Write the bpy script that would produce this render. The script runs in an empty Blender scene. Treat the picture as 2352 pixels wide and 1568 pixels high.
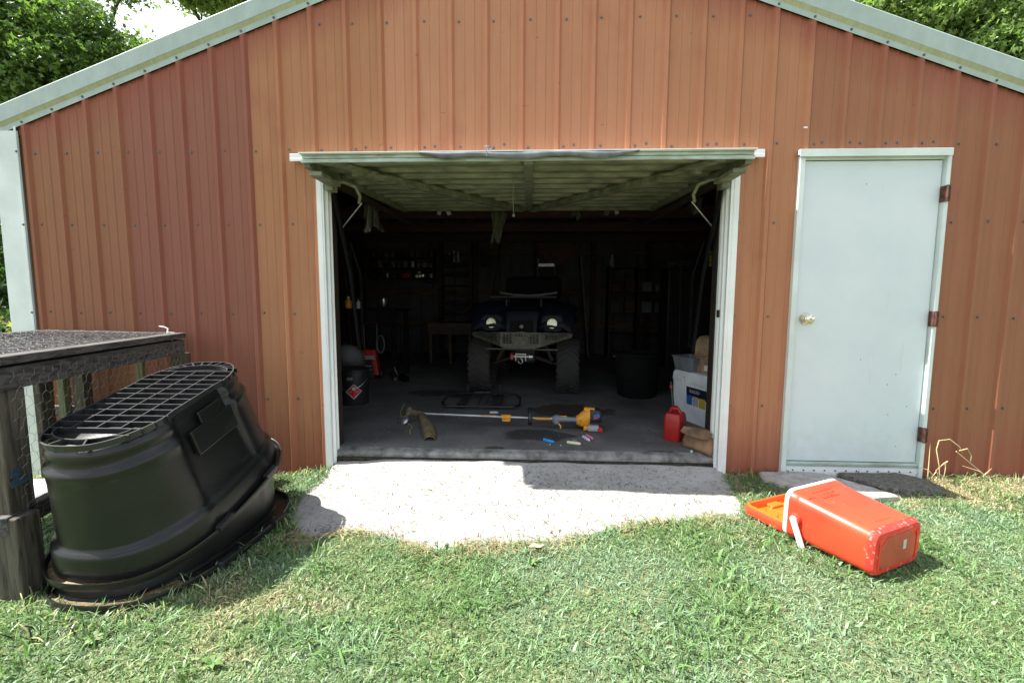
import bpy, bmesh, math, random
import numpy as np
from mathutils import Vector, Matrix, Euler
R = math.radians
random.seed(7); rng = np.random.default_rng(11)
S = bpy.context.scene
COL = S.collection

# ---------------------------------------------------------------- camera
def camera():
    p, yw, r = .0937, .0413, .0042
    cp, sp, c, s, cr, sr = math.cos(p), math.sin(p), math.cos(yw), math.sin(yw), math.cos(r), math.sin(r)
    f = Vector((-s*cp, c*cp, -sp)); ri = Vector((c, s, 0)); up = ri.cross(f)
    ri, up = cr*ri + sr*up, -sr*ri + cr*up
    cd = bpy.data.cameras.new('camera'); co = bpy.data.objects.new('camera', cd); COL.objects.link(co)
    m = Matrix((ri, up, -f)).transposed().to_4x4(); m.translation = Vector((0, -3.0685, 1.1128))
    co.matrix_world = m
    cd.sensor_width = 36; cd.lens = 36*1010/2352; cd.clip_start = .05; cd.clip_end = 600
    S.camera = co
camera()
# ---------------------------------------------------------------- light
SUN = Vector((.684, .020, -1)).normalized()          # travel direction of the light
el = math.asin(-SUN.z); to = -SUN
az = math.atan2(to.x, to.y)
W = bpy.data.worlds.new('World'); S.world = W; W.use_nodes = True
nt = W.node_tree; N = nt.nodes; L = nt.links; N.clear()
sky = N.new('ShaderNodeTexSky'); sky.sky_type = 'NISHITA'; sky.sun_disc = False
sky.sun_elevation = el; sky.sun_rotation = az; sky.air_density = 1.2; sky.dust_density = 2.0
tc = N.new('ShaderNodeTexCoord'); mp = N.new('ShaderNodeMapping'); mp.inputs['Scale'].default_value = (1.6, 1.6, 3.0)
mp.inputs['Location'].default_value = (.35, .2, .1)
cn = N.new('ShaderNodeTexNoise'); cn.inputs['Scale'].default_value = 1.7; cn.inputs['Detail'].default_value = 9; cn.inputs['Roughness'].default_value = .58
cr_ = N.new('ShaderNodeValToRGB'); cr_.color_ramp.elements[0].position = .44; cr_.color_ramp.elements[1].position = .58
mx = N.new('ShaderNodeMix'); mx.data_type = 'RGBA'; mx.inputs[7].default_value = (10.5, 10.9, 11.6, 1)
bg = N.new('ShaderNodeBackground'); bg.inputs[1].default_value = .068
wo = N.new('ShaderNodeOutputWorld')
L.new(tc.outputs['Generated'], mp.inputs[0]); L.new(mp.outputs[0], cn.inputs[0]); L.new(cn.outputs[0], cr_.inputs[0])
L.new(cr_.outputs[0], mx.inputs[0]); L.new(sky.outputs[0], mx.inputs[6]); L.new(mx.outputs[2], bg.inputs[0]); L.new(bg.outputs[0], wo.inputs[0])
sl = bpy.data.lights.new('sun', 'SUN'); sl.energy = 5.0; sl.angle = R(.55); sl.color = (1, .955, .88)
so = bpy.data.objects.new('sun', sl); COL.objects.link(so); so.rotation_euler = SUN.to_track_quat('-Z', 'Y').to_euler(); so.location = (-6, 0, 9)
S.view_settings.view_transform = 'Standard'; S.view_settings.look = 'None'; S.view_settings.exposure = 1.40; S.view_settings.gamma = 1
S.render.resolution_x = 1024; S.render.resolution_y = 682

# ---------------------------------------------------------------- materials
def nodes(name):
    m = bpy.data.materials.new(name); m.use_nodes = True; t = m.node_tree
    b = t.nodes['Principled BSDF']; return m, t, b
def mat(name, col, rough=.6, metal=0, var=.15, scale=8, bump=0, bscale=60, col2=None, stretch=(1, 1, 1), spec=.5, detail=6, rvar=0, ramp=(.35, .65)):
    m, t, b = nodes(name); n = t.nodes; l = t.links
    tcn = n.new('ShaderNodeTexCoord'); mpn = n.new('ShaderNodeMapping'); mpn.inputs['Scale'].default_value = stretch
    no = n.new('ShaderNodeTexNoise'); no.inputs['Scale'].default_value = scale; no.inputs['Detail'].default_value = detail; no.inputs['Roughness'].default_value = .62
    l.new(tcn.outputs['Object'], mpn.inputs[0]); l.new(mpn.outputs[0], no.inputs[0])
    ra = n.new('ShaderNodeValToRGB'); c2 = col2 or tuple(c*(1-var*1.8) for c in col)
    ra.color_ramp.elements[0].position = ramp[0]; ra.color_ramp.elements[1].position = ramp[1]
    ra.color_ramp.elements[0].color = (*c2, 1); ra.color_ramp.elements[1].color = (*[min(1, c*(1+var*.5)) for c in col], 1)
    l.new(no.outputs[0], ra.inputs[0]); l.new(ra.outputs[0], b.inputs['Base Color'])
    b.inputs['Roughness'].default_value = rough; b.inputs['Metallic'].default_value = metal
    b.inputs['Specular IOR Level'].default_value = spec
    if rvar:
        mr = n.new('ShaderNodeMapRange'); mr.inputs[3].default_value = rough-rvar; mr.inputs[4].default_value = rough+rvar
        l.new(no.outputs[0], mr.inputs[0]); l.new(mr.outputs[0], b.inputs['Roughness'])
    if bump:
        n2 = n.new('ShaderNodeTexNoise'); n2.inputs['Scale'].default_value = bscale; n2.inputs['Detail'].default_value = 5
        bu = n.new('ShaderNodeBump'); bu.inputs['Strength'].default_value = bump; bu.inputs['Distance'].default_value = .01
        l.new(mpn.outputs[0], n2.inputs[0]); l.new(n2.outputs[0], bu.inputs['Height']); l.new(bu.outputs[0], b.inputs['Normal'])
    return m
M = {}
M['white_trim'] = mat('white_trim', (.66, .74, .73), .38, var=.06, scale=3, col2=(.55, .63, .60))
M['white_paint'] = mat('white_paint', (.78, .82, .80), .4, var=.05, scale=4)
M['rake_trim'] = mat('rake_trim', (.38, .47, .44), .42, var=.05, scale=6, col2=(.33, .41, .38), stretch=(2, 1, 1))
M['rake_lower'] = mat('rake_lower', (.40, .45, .33), .42, var=.12, scale=7, col2=(.36, .38, .24), stretch=(6, 1, 1))
M['door_paint'] = mat('door_paint', (.64, .71, .73), .42, var=.05, scale=2.2, col2=(.59, .67, .70), bump=.05, bscale=40)
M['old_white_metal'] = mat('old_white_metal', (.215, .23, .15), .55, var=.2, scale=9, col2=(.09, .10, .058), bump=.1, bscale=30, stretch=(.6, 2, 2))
M['edge_metal'] = mat('edge_metal', (.42, .52, .49), .45, var=.2, scale=14, col2=(.26, .30, .22), stretch=(.5, 2, 2))
M['steel'] = mat('steel', (.42, .43, .42), .35, .9, var=.15, scale=12)
M['screw'] = mat('screw', (.16, .17, .17), .4, .7, var=.2, scale=50)
M['rust'] = mat('rust', (.12, .05, .035), .8, .2, var=.4, scale=30, bump=.3)
M['dark_steel'] = mat('dark_steel', (.03, .027, .024), .6, .4, var=.4, scale=14, col2=(.045, .025, .016))
M['rubber'] = mat('rubber', (.022, .022, .021), .85, var=.3, scale=12, bump=.15, col2=(.038, .034, .028))
M['black_plastic'] = mat('black_plastic', (.02, .02, .021), .45, var=.25, scale=5)
M['tub_plastic'] = mat('tub_plastic', (.007, .0078, .0074), .32, var=.3, scale=4.5, col2=(.012, .0135, .0118), rvar=.08, bump=.10, bscale=160, detail=9, spec=.42)
M['pale_rib_plastic'] = mat('pale_rib_plastic', (.030, .031, .032), .30, var=.3, scale=9)  # tub ribs made paler than the body for the light they catch
M['rib_glint'] = mat('rib_glint', (.05, .052, .056), .34, var=.3, scale=30)  # rib tops lighter still: highlight put into the colour
M['matte_black'] = mat('matte_black', (.006, .006, .006), .9, var=.2, spec=.2)
M['mud'] = mat('mud', (.16, .11, .05), .5, var=.5, scale=26, col2=(.05, .035, .015), bump=.6, bscale=60)
M['cooler_red_shaded'] = mat('cooler_red_shaded', (.50, .085, .04), .5, var=.12, scale=7)  # darker copy of the cooler red, shade of the base panel coloured in
M['cooler_red'] = mat('cooler_red', (.80, .064, .024), .40, var=.06, scale=5, col2=(.70, .048, .020), rvar=.07, bump=.04, bscale=90)
M['cooler_inner'] = mat('cooler_inner', (.86, .15, .012), .42, var=.06, scale=6)
M['cooler_scuff'] = mat('cooler_scuff', (.62, .035, .022), .55, var=.2, scale=55, col2=(.72, .26, .20), ramp=(.36, .44))
M['white_plastic'] = mat('white_plastic', (.80, .80, .79), .4, var=.05, scale=5)
M['slab'] = mat('slab', (.17, .175, .18), .75, var=.35, scale=2.3, col2=(.09, .088, .085), bump=.25, bscale=120, detail=9)
M['soil_dark'] = mat('soil_dark', (.045, .04, .025), .95, var=.5, scale=40, bump=.8)
M['leaf_dead'] = mat('leaf_dead', (.30, .20, .11), .8, var=.3, scale=30)
M['dry_stem'] = mat('dry_stem', (.62, .50, .30), .7, var=.25, scale=20, col2=(.45, .42, .18))
M['bark'] = mat('bark', (.10, .075, .055), .9, var=.4, scale=6, bump=.6, bscale=12, stretch=(2, 2, .5))
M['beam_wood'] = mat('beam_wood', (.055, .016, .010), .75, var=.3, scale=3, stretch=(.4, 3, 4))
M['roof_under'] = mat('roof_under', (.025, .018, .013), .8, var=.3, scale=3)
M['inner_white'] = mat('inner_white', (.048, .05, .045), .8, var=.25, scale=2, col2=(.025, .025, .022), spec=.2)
M['wire'] = mat('wire', (.30, .30, .30), .4, .6, var=.2, scale=30)
M['twine'] = mat('twine', (.70, .70, .66), .8, var=.1)
M['blue'] = mat('blue', (.02, .07, .13), .7, var=.5, scale=60, col2=(.05, .045, .04))
M['navy'] = mat('navy', (.002, .003, .011), .6, var=.2, scale=3, spec=.25)
M['lens'] = mat('lens', (.85, .86, .74), .34, .85, var=.05)
M['yellow'] = mat('yellow', (.78, .33, .02), .45, var=.12, scale=20)
M['khaki'] = mat('khaki', (.20, .155, .08), .75, var=.35, scale=18, bump=.3)
M['alu'] = mat('alu', (.55, .55, .54), .35, .8, var=.2, scale=20, stretch=(.3, 2, 2))
M['line'] = mat('line', (.55, .62, .08), .4, var=.1)
M['red_plastic'] = mat('red_plastic', (.42, .018, .014), .45, var=.15, scale=8)
M['red_bright'] = mat('red_bright', (.55, .02, .02), .4, var=.1)
M['tan_bag'] = mat('tan_bag', (.27, .16, .09), .75, var=.3, scale=9, bump=.5, bscale=22)
M['paper_sack'] = mat('paper_sack', (.36, .25, .14), .8, var=.3, scale=9, bump=.5, bscale=18)
M['grey_plastic'] = mat('grey_plastic', (.17, .19, .22), .5, var=.15)
M['cooler_white'] = mat('cooler_white', (.82, .86, .88), .45, var=.12, scale=4)
M['label_black'] = mat('label_black', (.01, .015, .03), .4, var=.1)
M['label_blue'] = mat('label_blue', (.03, .12, .35), .4, var=.1)
M['label_yellow'] = mat('label_yellow', (.55, .40, .04), .4, var=.1)
M['label_grey'] = mat('label_grey', (.35, .38, .40), .4, var=.1)
M['label_white'] = mat('label_white', (.62, .62, .62), .5, var=.1)
M['film'] = mat('film', (.10, .105, .075), .35, var=.3, scale=6, bump=.5, bscale=9)
M['wood_plain'] = mat('wood_plain', (.10, .06, .03), .7, var=.3, scale=3, stretch=(1, 1, 6))
M['plank_pale'] = mat('plank_pale', (.13, .13, .08), .7, var=.2, scale=3)
M['green_sign'] = mat('green_sign', (.004, .022, .015), .4, var=.1)
M['maroon'] = mat('maroon', (.10, .018, .015), .6, var=.1)
M['chalk_blue'] = mat('chalk_blue', (.04, .30, .75), .9, var=.1)
M['chalk_cream'] = mat('chalk_cream', (.72, .70, .50), .9, var=.1)
M['chalk_white'] = mat('chalk_white', (.68, .68, .78), .9, var=.1)
M['chalk_pink'] = mat('chalk_pink', (.80, .22, .38), .9, var=.1)
M['chalk_green'] = mat('chalk_green', (.25, .62, .48), .9, var=.1)
M['stone_dark'] = mat('stone_dark', (.17, .155, .13), .95, var=.4, scale=40, col2=(.06, .06, .045), bump=.9, bscale=120)
M['stone_pale'] = mat('stone_pale', (.42, .40, .37), .9, var=.25, scale=14, bump=.7, bscale=70, col2=(.28, .26, .24))

def wood_mat(name, col, col2, stretch):
    m, t, b = nodes(name); n = t.nodes; l = t.links
    tcn = n.new('ShaderNodeTexCoord'); mpn = n.new('ShaderNodeMapping'); mpn.inputs['Scale'].default_value = stretch
    l.new(tcn.outputs['Object'], mpn.inputs[0])
    no = n.new('ShaderNodeTexNoise'); no.inputs['Scale'].default_value = 9; no.inputs['Detail'].default_value = 8; no.inputs['Distortion'].default_value = .8
    l.new(mpn.outputs[0], no.inputs[0])
    ra = n.new('ShaderNodeValToRGB'); e = ra.color_ramp.elements; e[0].position = .33; e[1].position = .62
    e[0].color = (*col2, 1); e[1].color = (*col, 1); l.new(no.outputs[0], ra.inputs[0]); l.new(ra.outputs[0], b.inputs['Base Color'])
    b.inputs['Roughness'].default_value = .8
    bu = n.new('ShaderNodeBump'); bu.inputs['Strength'].default_value = .55; bu.inputs['Distance'].default_value = .006
    l.new(no.outputs[0], bu.inputs['Height']); l.new(bu.outputs[0], b.inputs['Normal'])
    return m
M['grey_wood_y'] = wood_mat('grey_wood_y', (.105, .098, .092), (.022, .019, .017), (7, .7, 7))
M['grey_wood_z'] = wood_mat('grey_wood_z', (.095, .082, .060), (.025, .019, .014), (7, 7, .6))
M['green_wood'] = wood_mat('green_wood', (.22, .23, .12), (.10, .10, .06), (7, 7, .6))

def wall_material():
    m, t, b = nodes('painted_metal_siding'); n = t.nodes; l = t.links
    at = n.new('ShaderNodeAttribute'); at.attribute_name = 'Col'
    tcn = n.new('ShaderNodeTexCoord'); sx = n.new('ShaderNodeSeparateXYZ'); l.new(tcn.outputs['Object'], sx.inputs[0])
    def ma(op, a, b_=None, c=None, clamp=False):
        k = n.new('ShaderNodeMath'); k.operation = op; k.use_clamp = clamp
        for i, v in enumerate((a, b_, c)):
            if v is None: continue
            if isinstance(v, (int, float)): k.inputs[i].default_value = v
            else: l.new(v, k.inputs[i])
        return k.outputs[0]
    def noise(scale, st, det=6, rough=.6):
        mpn = n.new('ShaderNodeMapping'); mpn.inputs['Scale'].default_value = st; l.new(tcn.outputs['Object'], mpn.inputs[0])
        k = n.new('ShaderNodeTexNoise'); k.inputs['Scale'].default_value = scale; k.inputs['Detail'].default_value = det; k.inputs['Roughness'].default_value = rough
        l.new(mpn.outputs[0], k.inputs[0]); return k.outputs[0]
    x, z = sx.outputs[0], sx.outputs[2]
    ax = ma('ABSOLUTE', ma('ADD', x, .063))
    d = ma('SUBTRACT', ma('SUBTRACT', 3.53, ma('MULTIPLY', ax, .3522)), z)        # distance below the rake board
    streak = noise(3.2, (9, 1, .6)); blot = noise(2.4, (1, 1, .8)); fine = noise(7, (2, 1, .35), 4)
    top = ma('SUBTRACT', 1, ma('DIVIDE', d, ma('ADD', .04, ma('MULTIPLY', streak, .42))), clamp=True)
    low = ma('SUBTRACT', 1, ma('DIVIDE', ma('ADD', z, .2), ma('ADD', .08, ma('MULTIPLY', streak, .95))), clamp=True)
    red = ma('ADD', ma('MULTIPLY', top, .7), ma('MULTIPLY', low, .9), clamp=True)
    bl = ma('MULTIPLY', ma('SUBTRACT', blot, .56, clamp=True), 2.2)
    red = ma('ADD', red, bl, clamp=True)
    mixc = n.new('ShaderNodeMix'); mixc.data_type = 'RGBA'; mixc.inputs[7].default_value = (.28, .082, .055, 1)
    l.new(red, mixc.inputs[0]); l.new(at.outputs['Color'], mixc.inputs[6])
    mul = n.new('ShaderNodeMix'); mul.data_type = 'RGBA'; mul.blend_type = 'MULTIPLY'; mul.inputs[0].default_value = 1
    cr2 = n.new('ShaderNodeValToRGB'); cr2.color_ramp.elements[0].position = .30; cr2.color_ramp.elements[0].color = (.93, .92, .91, 1); cr2.color_ramp.elements[1].position = .60
    l.new(fine, cr2.inputs[0]); l.new(mixc.outputs[2], mul.inputs[6]); l.new(cr2.outputs[0], mul.inputs[7])
    sp = n.new('ShaderNodeMapping'); sp.inputs['Scale'].default_value = (1, 1, 1); l.new(tcn.outputs['Object'], sp.inputs[0])
    scr = noise(6, (1.2, 1, 3.5), 2); scm = ma('MULTIPLY', ma('GREATER_THAN', scr, .73), .5)
    m3 = n.new('ShaderNodeMix'); m3.data_type = 'RGBA'; m3.inputs[7].default_value = (.20, .06, .045, 1)
    l.new(scm, m3.inputs[0]); l.new(mul.outputs[2], m3.inputs[6]); l.new(m3.outputs[2], b.inputs['Base Color'])
    b.inputs['Roughness'].default_value = .6; b.inputs['Specular IOR Level'].default_value = .22
    bu = n.new('ShaderNodeBump'); bu.inputs['Strength'].default_value = .10; bu.inputs['Distance'].default_value = .02
    l.new(noise(1.6, (2, 1, .7), 3), bu.inputs['Height']); l.new(bu.outputs[0], b.inputs['Normal'])
    return m
def scuff(name, col, st, thr, amt, seed=0.):
    m = M[name]; t = m.node_tree; n = t.nodes; l = t.links; b = n['Principled BSDF']; src = b.inputs['Base Color'].links[0].from_socket
    tcn = n.new('ShaderNodeTexCoord'); mpn = n.new('ShaderNodeMapping'); mpn.inputs['Scale'].default_value = st; mpn.inputs['Location'].default_value = (seed, seed, seed); mpn.inputs['Rotation'].default_value = (.3, .2, .5+seed)
    k = n.new('ShaderNodeTexNoise'); k.inputs['Scale'].default_value = 1; k.inputs['Detail'].default_value = 6; k.inputs['Roughness'].default_value = .7
    l.new(tcn.outputs['Object'], mpn.inputs[0]); l.new(mpn.outputs[0], k.inputs[0])
    r = n.new('ShaderNodeMapRange'); r.inputs[1].default_value = thr; r.inputs[2].default_value = thr+.06; r.inputs[4].default_value = amt; l.new(k.outputs[0], r.inputs[0])
    x = n.new('ShaderNodeMix'); x.data_type = 'RGBA'; x.inputs[7].default_value = (*col, 1); l.new(r.outputs[0], x.inputs[0]); l.new(src, x.inputs[6]); l.new(x.outputs[2], b.inputs['Base Color'])
scuff('cooler_red', (.85, .38, .30), (14, 120, 20), .66, .6); scuff('cooler_red', (.80, .30, .22), (16, 12, 16), .64, .45, 3.)
scuff('tub_plastic', (.04, .04, .036), (4, 5, 22), .60, .35, 1.); scuff('tub_plastic', (.09, .085, .075), (40, 60, 9), .70, .6, 5.)
scuff('door_paint', (.40, .44, .40), (9, 9, .9), .62, .25, 2.); scuff('door_paint', (.30, .33, .30), (60, 60, 12), .72, .5, 4.)
scuff('concrete', (.20, .17, .13), (2.6, 2.6, 2.6), .60, .35, 2.) if 'concrete' in M else None
def door_dirt():
    m = M['door_paint']; t = m.node_tree; n = t.nodes; l = t.links; b = n['Principled BSDF']; src = b.inputs['Base Color'].links[0].from_socket
    tcn = n.new('ShaderNodeTexCoord'); sx = n.new('ShaderNodeSeparateXYZ'); l.new(tcn.outputs['Object'], sx.inputs[0])
    k = n.new('ShaderNodeTexNoise'); k.inputs['Scale'].default_value = 14; k.inputs['Detail'].default_value = 8; l.new(tcn.outputs['Object'], k.inputs[0])
    a = n.new('ShaderNodeMath'); a.operation = 'MULTIPLY_ADD'; a.inputs[1].default_value = -.9; l.new(k.outputs[0], a.inputs[0]); l.new(sx.outputs[2], a.inputs[2])
    r = n.new('ShaderNodeMapRange'); r.inputs[1].default_value = -.56; r.inputs[2].default_value = -.20; r.inputs[3].default_value = .22; r.inputs[4].default_value = 0; l.new(a.outputs[0], r.inputs[0])
    x = n.new('ShaderNodeMix'); x.data_type = 'RGBA'; x.inputs[7].default_value = (.36, .36, .27, 1); l.new(r.outputs[0], x.inputs[0]); l.new(src, x.inputs[6]); l.new(x.outputs[2], b.inputs['Base Color'])
door_dirt()
M['siding'] = wall_material()

def concrete_material():
    m, t, b = nodes('rough_concrete'); n = t.nodes; l = t.links
    tcn = n.new('ShaderNodeTexCoord')
    def noise(sc, det=8, ro=.6):
        k = n.new('ShaderNodeTexNoise'); k.inputs['Scale'].default_value = sc; k.inputs['Detail'].default_value = det; k.inputs['Roughness'].default_value = ro
        l.new(tcn.outputs['Object'], k.inputs[0]); return k
    a = noise(3.0); c = noise(45, 6, .7); ra = n.new('ShaderNodeValToRGB'); e = ra.color_ramp.elements
    e[0].position = .3; e[0].color = (.30, .29, .27, 1); e[1].position = .62; e[1].color = (.43, .42, .40, 1)
    l.new(a.outputs[0], ra.inputs[0])
    r2 = n.new('ShaderNodeValToRGB'); r2.color_ramp.elements[0].position = .34; r2.color_ramp.elements[0].color = (.84, .83, .81, 1); r2.color_ramp.elements[1].position = .48
    l.new(c.outputs[0], r2.inputs[0])
    mu = n.new('ShaderNodeMix'); mu.data_type = 'RGBA'; mu.blend_type = 'MULTIPLY'; mu.inputs[0].default_value = 1
    l.new(ra.outputs[0], mu.inputs[6]); l.new(r2.outputs[0], mu.inputs[7]); l.new(mu.outputs[2], b.inputs['Base Color'])
    b.inputs['Roughness'].default_value = .9
    bu = n.new('ShaderNodeBump'); bu.inputs['Strength'].default_value = .7; bu.inputs['Distance'].default_value = .008
    ad = n.new('ShaderNodeMath'); ad.operation = 'ADD'; l.new(c.outputs[0], ad.inputs[0]); l.new(noise(14).outputs[0], ad.inputs[1])
    l.new(ad.outputs[0], bu.inputs['Height']); l.new(bu.outputs[0], b.inputs['Normal'])
    return m
M['concrete'] = concrete_material()

def floor_material():
    m, t, b = nodes('stained_floor'); n = t.nodes; l = t.links
    tcn = n.new('ShaderNodeTexCoord')
    def noise(sc, det=8):
        k = n.new('ShaderNodeTexNoise'); k.inputs['Scale'].default_value = sc; k.inputs['Detail'].default_value = det
        l.new(tcn.outputs['Object'], k.inputs[0]); return k.outputs[0]
    ra = n.new('ShaderNodeValToRGB'); e = ra.color_ramp.elements; e[0].position = .32; e[0].color = (.085, .084, .08, 1); e[1].position = .68; e[1].color = (.18, .178, .17, 1)
    l.new(noise(2.2), ra.inputs[0]); cur = ra.outputs[0]
    for (cx, cy, rx, ry, col) in ((.05, .45, .34, .16, (.03, .028, .026)), (.38, 1.25, .45, .30, (.055, .038, .022)), (-.25, .12, .10, .04, (.05, .03, .02)), (-1.0, 2.0, .5, .2, (.04, .03, .03)), (.95, .10, .10, .03, (.03, .028, .026))):
        mpn = n.new('ShaderNodeMapping'); mpn.vector_type = 'POINT'
        mpn.inputs['Scale'].default_value = (1/rx, 1/ry, 0); mpn.inputs['Location'].default_value = (-cx/rx, -cy/ry, 0)
        l.new(tcn.outputs['Object'], mpn.inputs[0])
        ln = n.new('ShaderNodeVectorMath'); ln.operation = 'LENGTH'; l.new(mpn.outputs[0], ln.inputs[0])
        ad = n.new('ShaderNodeMath'); ad.operation = 'MULTIPLY_ADD'; ad.inputs[1].default_value = 1.6; l.new(noise(5.5), ad.inputs[0]); l.new(ln.outputs['Value'], ad.inputs[2])
        mr = n.new('ShaderNodeMapRange'); mr.inputs[1].default_value = 1.62; mr.inputs[2].default_value = 1.80; mr.inputs[3].default_value = .85; mr.inputs[4].default_value = 0
        l.new(ad.outputs[0], mr.inputs[0])
        mi = n.new('ShaderNodeMix'); mi.data_type = 'RGBA'; mi.inputs[7].default_value = (*col, 1); l.new(mr.outputs[0], mi.inputs[0]); l.new(cur, mi.inputs[6]); cur = mi.outputs[2]
    for (sc, lo, col) in ((38, .70, (.34, .36, .38)), (26, .71, (.02, .018, .016))):
        g = n.new('ShaderNodeMath'); g.operation = 'GREATER_THAN'; g.inputs[1].default_value = lo; l.new(noise(sc, 3), g.inputs[0])
        mi = n.new('ShaderNodeMix'); mi.data_type = 'RGBA'; mi.inputs[7].default_value = (*col, 1); l.new(g.outputs[0], mi.inputs[0]); l.new(cur, mi.inputs[6]); cur = mi.outputs[2]
    l.new(cur, b.inputs['Base Color']); b.inputs['Roughness'].default_value = .7
    bu = n.new('ShaderNodeBump'); bu.inputs['Strength'].default_value = .3; bu.inputs['Distance'].default_value = .005; l.new(noise(90), bu.inputs['Height']); l.new(bu.outputs[0], b.inputs['Normal'])
    return m
M['floor'] = floor_material()

def foliage_mat(name, trans=.35, rough=.5, tint=(1, 1, 1)):
    m, t, b = nodes(name); n = t.nodes; l = t.links
    at = n.new('ShaderNodeAttribute'); at.attribute_name = 'Col'
    l.new(at.outputs['Color'], b.inputs['Base Color']); b.inputs['Roughness'].default_value = rough; b.inputs['Specular IOR Level'].default_value = .4
    tr = n.new('ShaderNodeBsdfTranslucent'); mu = n.new('ShaderNodeMix'); mu.data_type = 'RGBA'; mu.blend_type = 'MULTIPLY'; mu.inputs[0].default_value = 1
    mu.inputs[7].default_value = (1.25, 1.4, .75, 1); l.new(at.outputs['Color'], mu.inputs[6]); l.new(mu.outputs[2], tr.inputs[0])
    ms = n.new('ShaderNodeMixShader'); ms.inputs[0].default_value = trans
    l.new(b.outputs[0], ms.inputs[1]); l.new(tr.outputs[0], ms.inputs[2]); l.new(ms.outputs[0], n['Material Output'].inputs[0])
    return m
M['grass'] = foliage_mat('grass_blades', .3, .4)
M['leaves'] = foliage_mat('tree_leaves', .45, .33)

# ---------------------------------------------------------------- helpers
class MB:
    """collects shapes into one mesh"""
    def __init__(s): s.v = []; s.f = []; s.m = []; s.cm = 0
    def add(s, vs, fs, mi=None):
        o = len(s.v); s.v += [tuple(v) for v in vs]; s.f += [tuple(i+o for i in f) for f in fs]; s.m += [s.cm if mi is None else mi]*len(fs); return s
    def box(s, c, d, rot=None, mi=None):
        h = Vector(d)/2; vs = [Vector((x*h.x, y*h.y, z*h.z)) for x in (-1, 1) for y in (-1, 1) for z in (-1, 1)]
        if rot is not None:
            e = rot if isinstance(rot, Matrix) else Euler(rot).to_matrix(); vs = [e@v for v in vs]
        return s.add([v+Vector(c) for v in vs], [(0, 1, 3, 2), (4, 6, 7, 5), (0, 4, 5, 1), (2, 3, 7, 6), (0, 2, 6, 4), (1, 5, 7, 3)], mi)
    def bx(s, x0, x1, y0, y1, z0, z1, mi=None): return s.box(((x0+x1)/2, (y0+y1)/2, (z0+z1)/2), (x1-x0, y1-y0, z1-z0), None, mi)
    def bar(s, a, b, w, h, up=(0, 0, 1), mi=None):
        a, b = Vector(a), Vector(b); d = b-a; L_ = d.length; x = d.normalized(); u = Vector(up); y = u.cross(x)
        if y.length < 1e-4: y = Vector((0, 1, 0)).cross(x)
        y.normalize(); z = x.cross(y); return s.box((a+b)/2, (L_, w, h), Matrix((x, y, z)).transposed(), mi)
    def tube(s, pts, r, n=8, cap=True, mi=None, closed=False):
        pts = [Vector(p) for p in pts]; rs = r if isinstance(r, (list, tuple)) else [r]*len(pts); vs = []; K = len(pts); prev = None
        for i, p in enumerate(pts):
            if closed: t = pts[(i+1) % K]-pts[i-1]
            else: t = pts[min(i+1, K-1)]-pts[max(i-1, 0)]
            t.normalize()
            if prev is None:
                a = Vector((0, 0, 1)) if abs(t.z) < .9 else Vector((1, 0, 0)); x = a.cross(t).normalized()
            else: x = (prev-t*prev.dot(t)).normalized()
            prev = x; y = t.cross(x)
            for k in range(n): an = 2*math.pi*k/n; vs.append(p+(x*math.cos(an)+y*math.sin(an))*rs[i])
        fs = []
        for i in range(K if closed else K-1):
            j = (i+1) % K
            for k in range(n): fs.append((i*n+k, i*n+(k+1) % n, j*n+(k+1) % n, j*n+k))
        if cap and not closed: fs.append(tuple(range(n))[::-1]); fs.append(tuple((K-1)*n+k for k in range(n)))
        return s.add(vs, fs, mi)
    def lathe(s, prof, n=24, axis='Z', c=(0, 0, 0), mi=None):
        vs = []; 
        for r, h in prof:
            for k in range(n):
                an = 2*math.pi*k/n; a, b = r*math.cos(an), r*math.sin(an)
                v = {'Z': (a, b, h), 'Y': (a, h, b), 'X': (h, a, b)}[axis]; vs.append(Vector(v)+Vector(c))
        fs = [(i*n+k, i*n+(k+1) % n, (i+1)*n+(k+1) % n, (i+1)*n+k) for i in range(len(prof)-1) for k in range(n)]
        return s.add(vs, fs, mi)
    def loops(s, loops, cap0=True, cap1=True, mi=None):
        n = len(loops[0]); vs = [v for lp in loops for v in lp]
        fs = [(i*n+k, i*n+(k+1) % n, (i+1)*n+(k+1) % n, (i+1)*n+k) for i in range(len(loops)-1) for k in range(n)]
        if cap0: fs.append(tuple(range(n))[::-1])
        if cap1: fs.append(tuple((len(loops)-1)*n+k for k in range(n)))
        return s.add(vs, fs, mi)
    def prism(s, poly, d, mi=None):
        d = Vector(d); return s.loops([[Vector(p) for p in poly], [Vector(p)+d for p in poly]], mi=mi)
    def build(s, name, mats, parent=None, bevel=0, smooth=False, fix=True, seg=2):
        me = bpy.data.meshes.new(name); me.from_pydata(s.v, [], s.f)
        if fix:
            bm = bmesh.new(); bm.from_mesh(me); bmesh.ops.recalc_face_normals(bm, faces=bm.faces); bm.to_mesh(me); bm.free()
        for k in (mats if isinstance(mats, (list, tuple)) else [mats]): me.materials.append(M[k])
        me.polygons.foreach_set('material_index', s.m)
        o = bpy.data.objects.new(name, me); COL.objects.link(o)
        if parent: o.parent = parent
        if smooth:
            me.polygons.foreach_set('use_smooth', [True]*len(me.polygons))
            if smooth != 2: me.set_sharp_from_angle(angle=R(38))
        if bevel:
            bv = o.modifiers.new('bevel', 'BEVEL'); bv.width = bevel; bv.segments = seg; bv.limit_method = 'ANGLE'; bv.angle_limit = R(35); bv.harden_normals = False
        return o
def tag(o, label=None, cat=None, group=None, kind=None):
    for k, v in (('label', label), ('category', cat), ('group', group), ('kind', kind)):
        if v: o[k] = v
    return o
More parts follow.
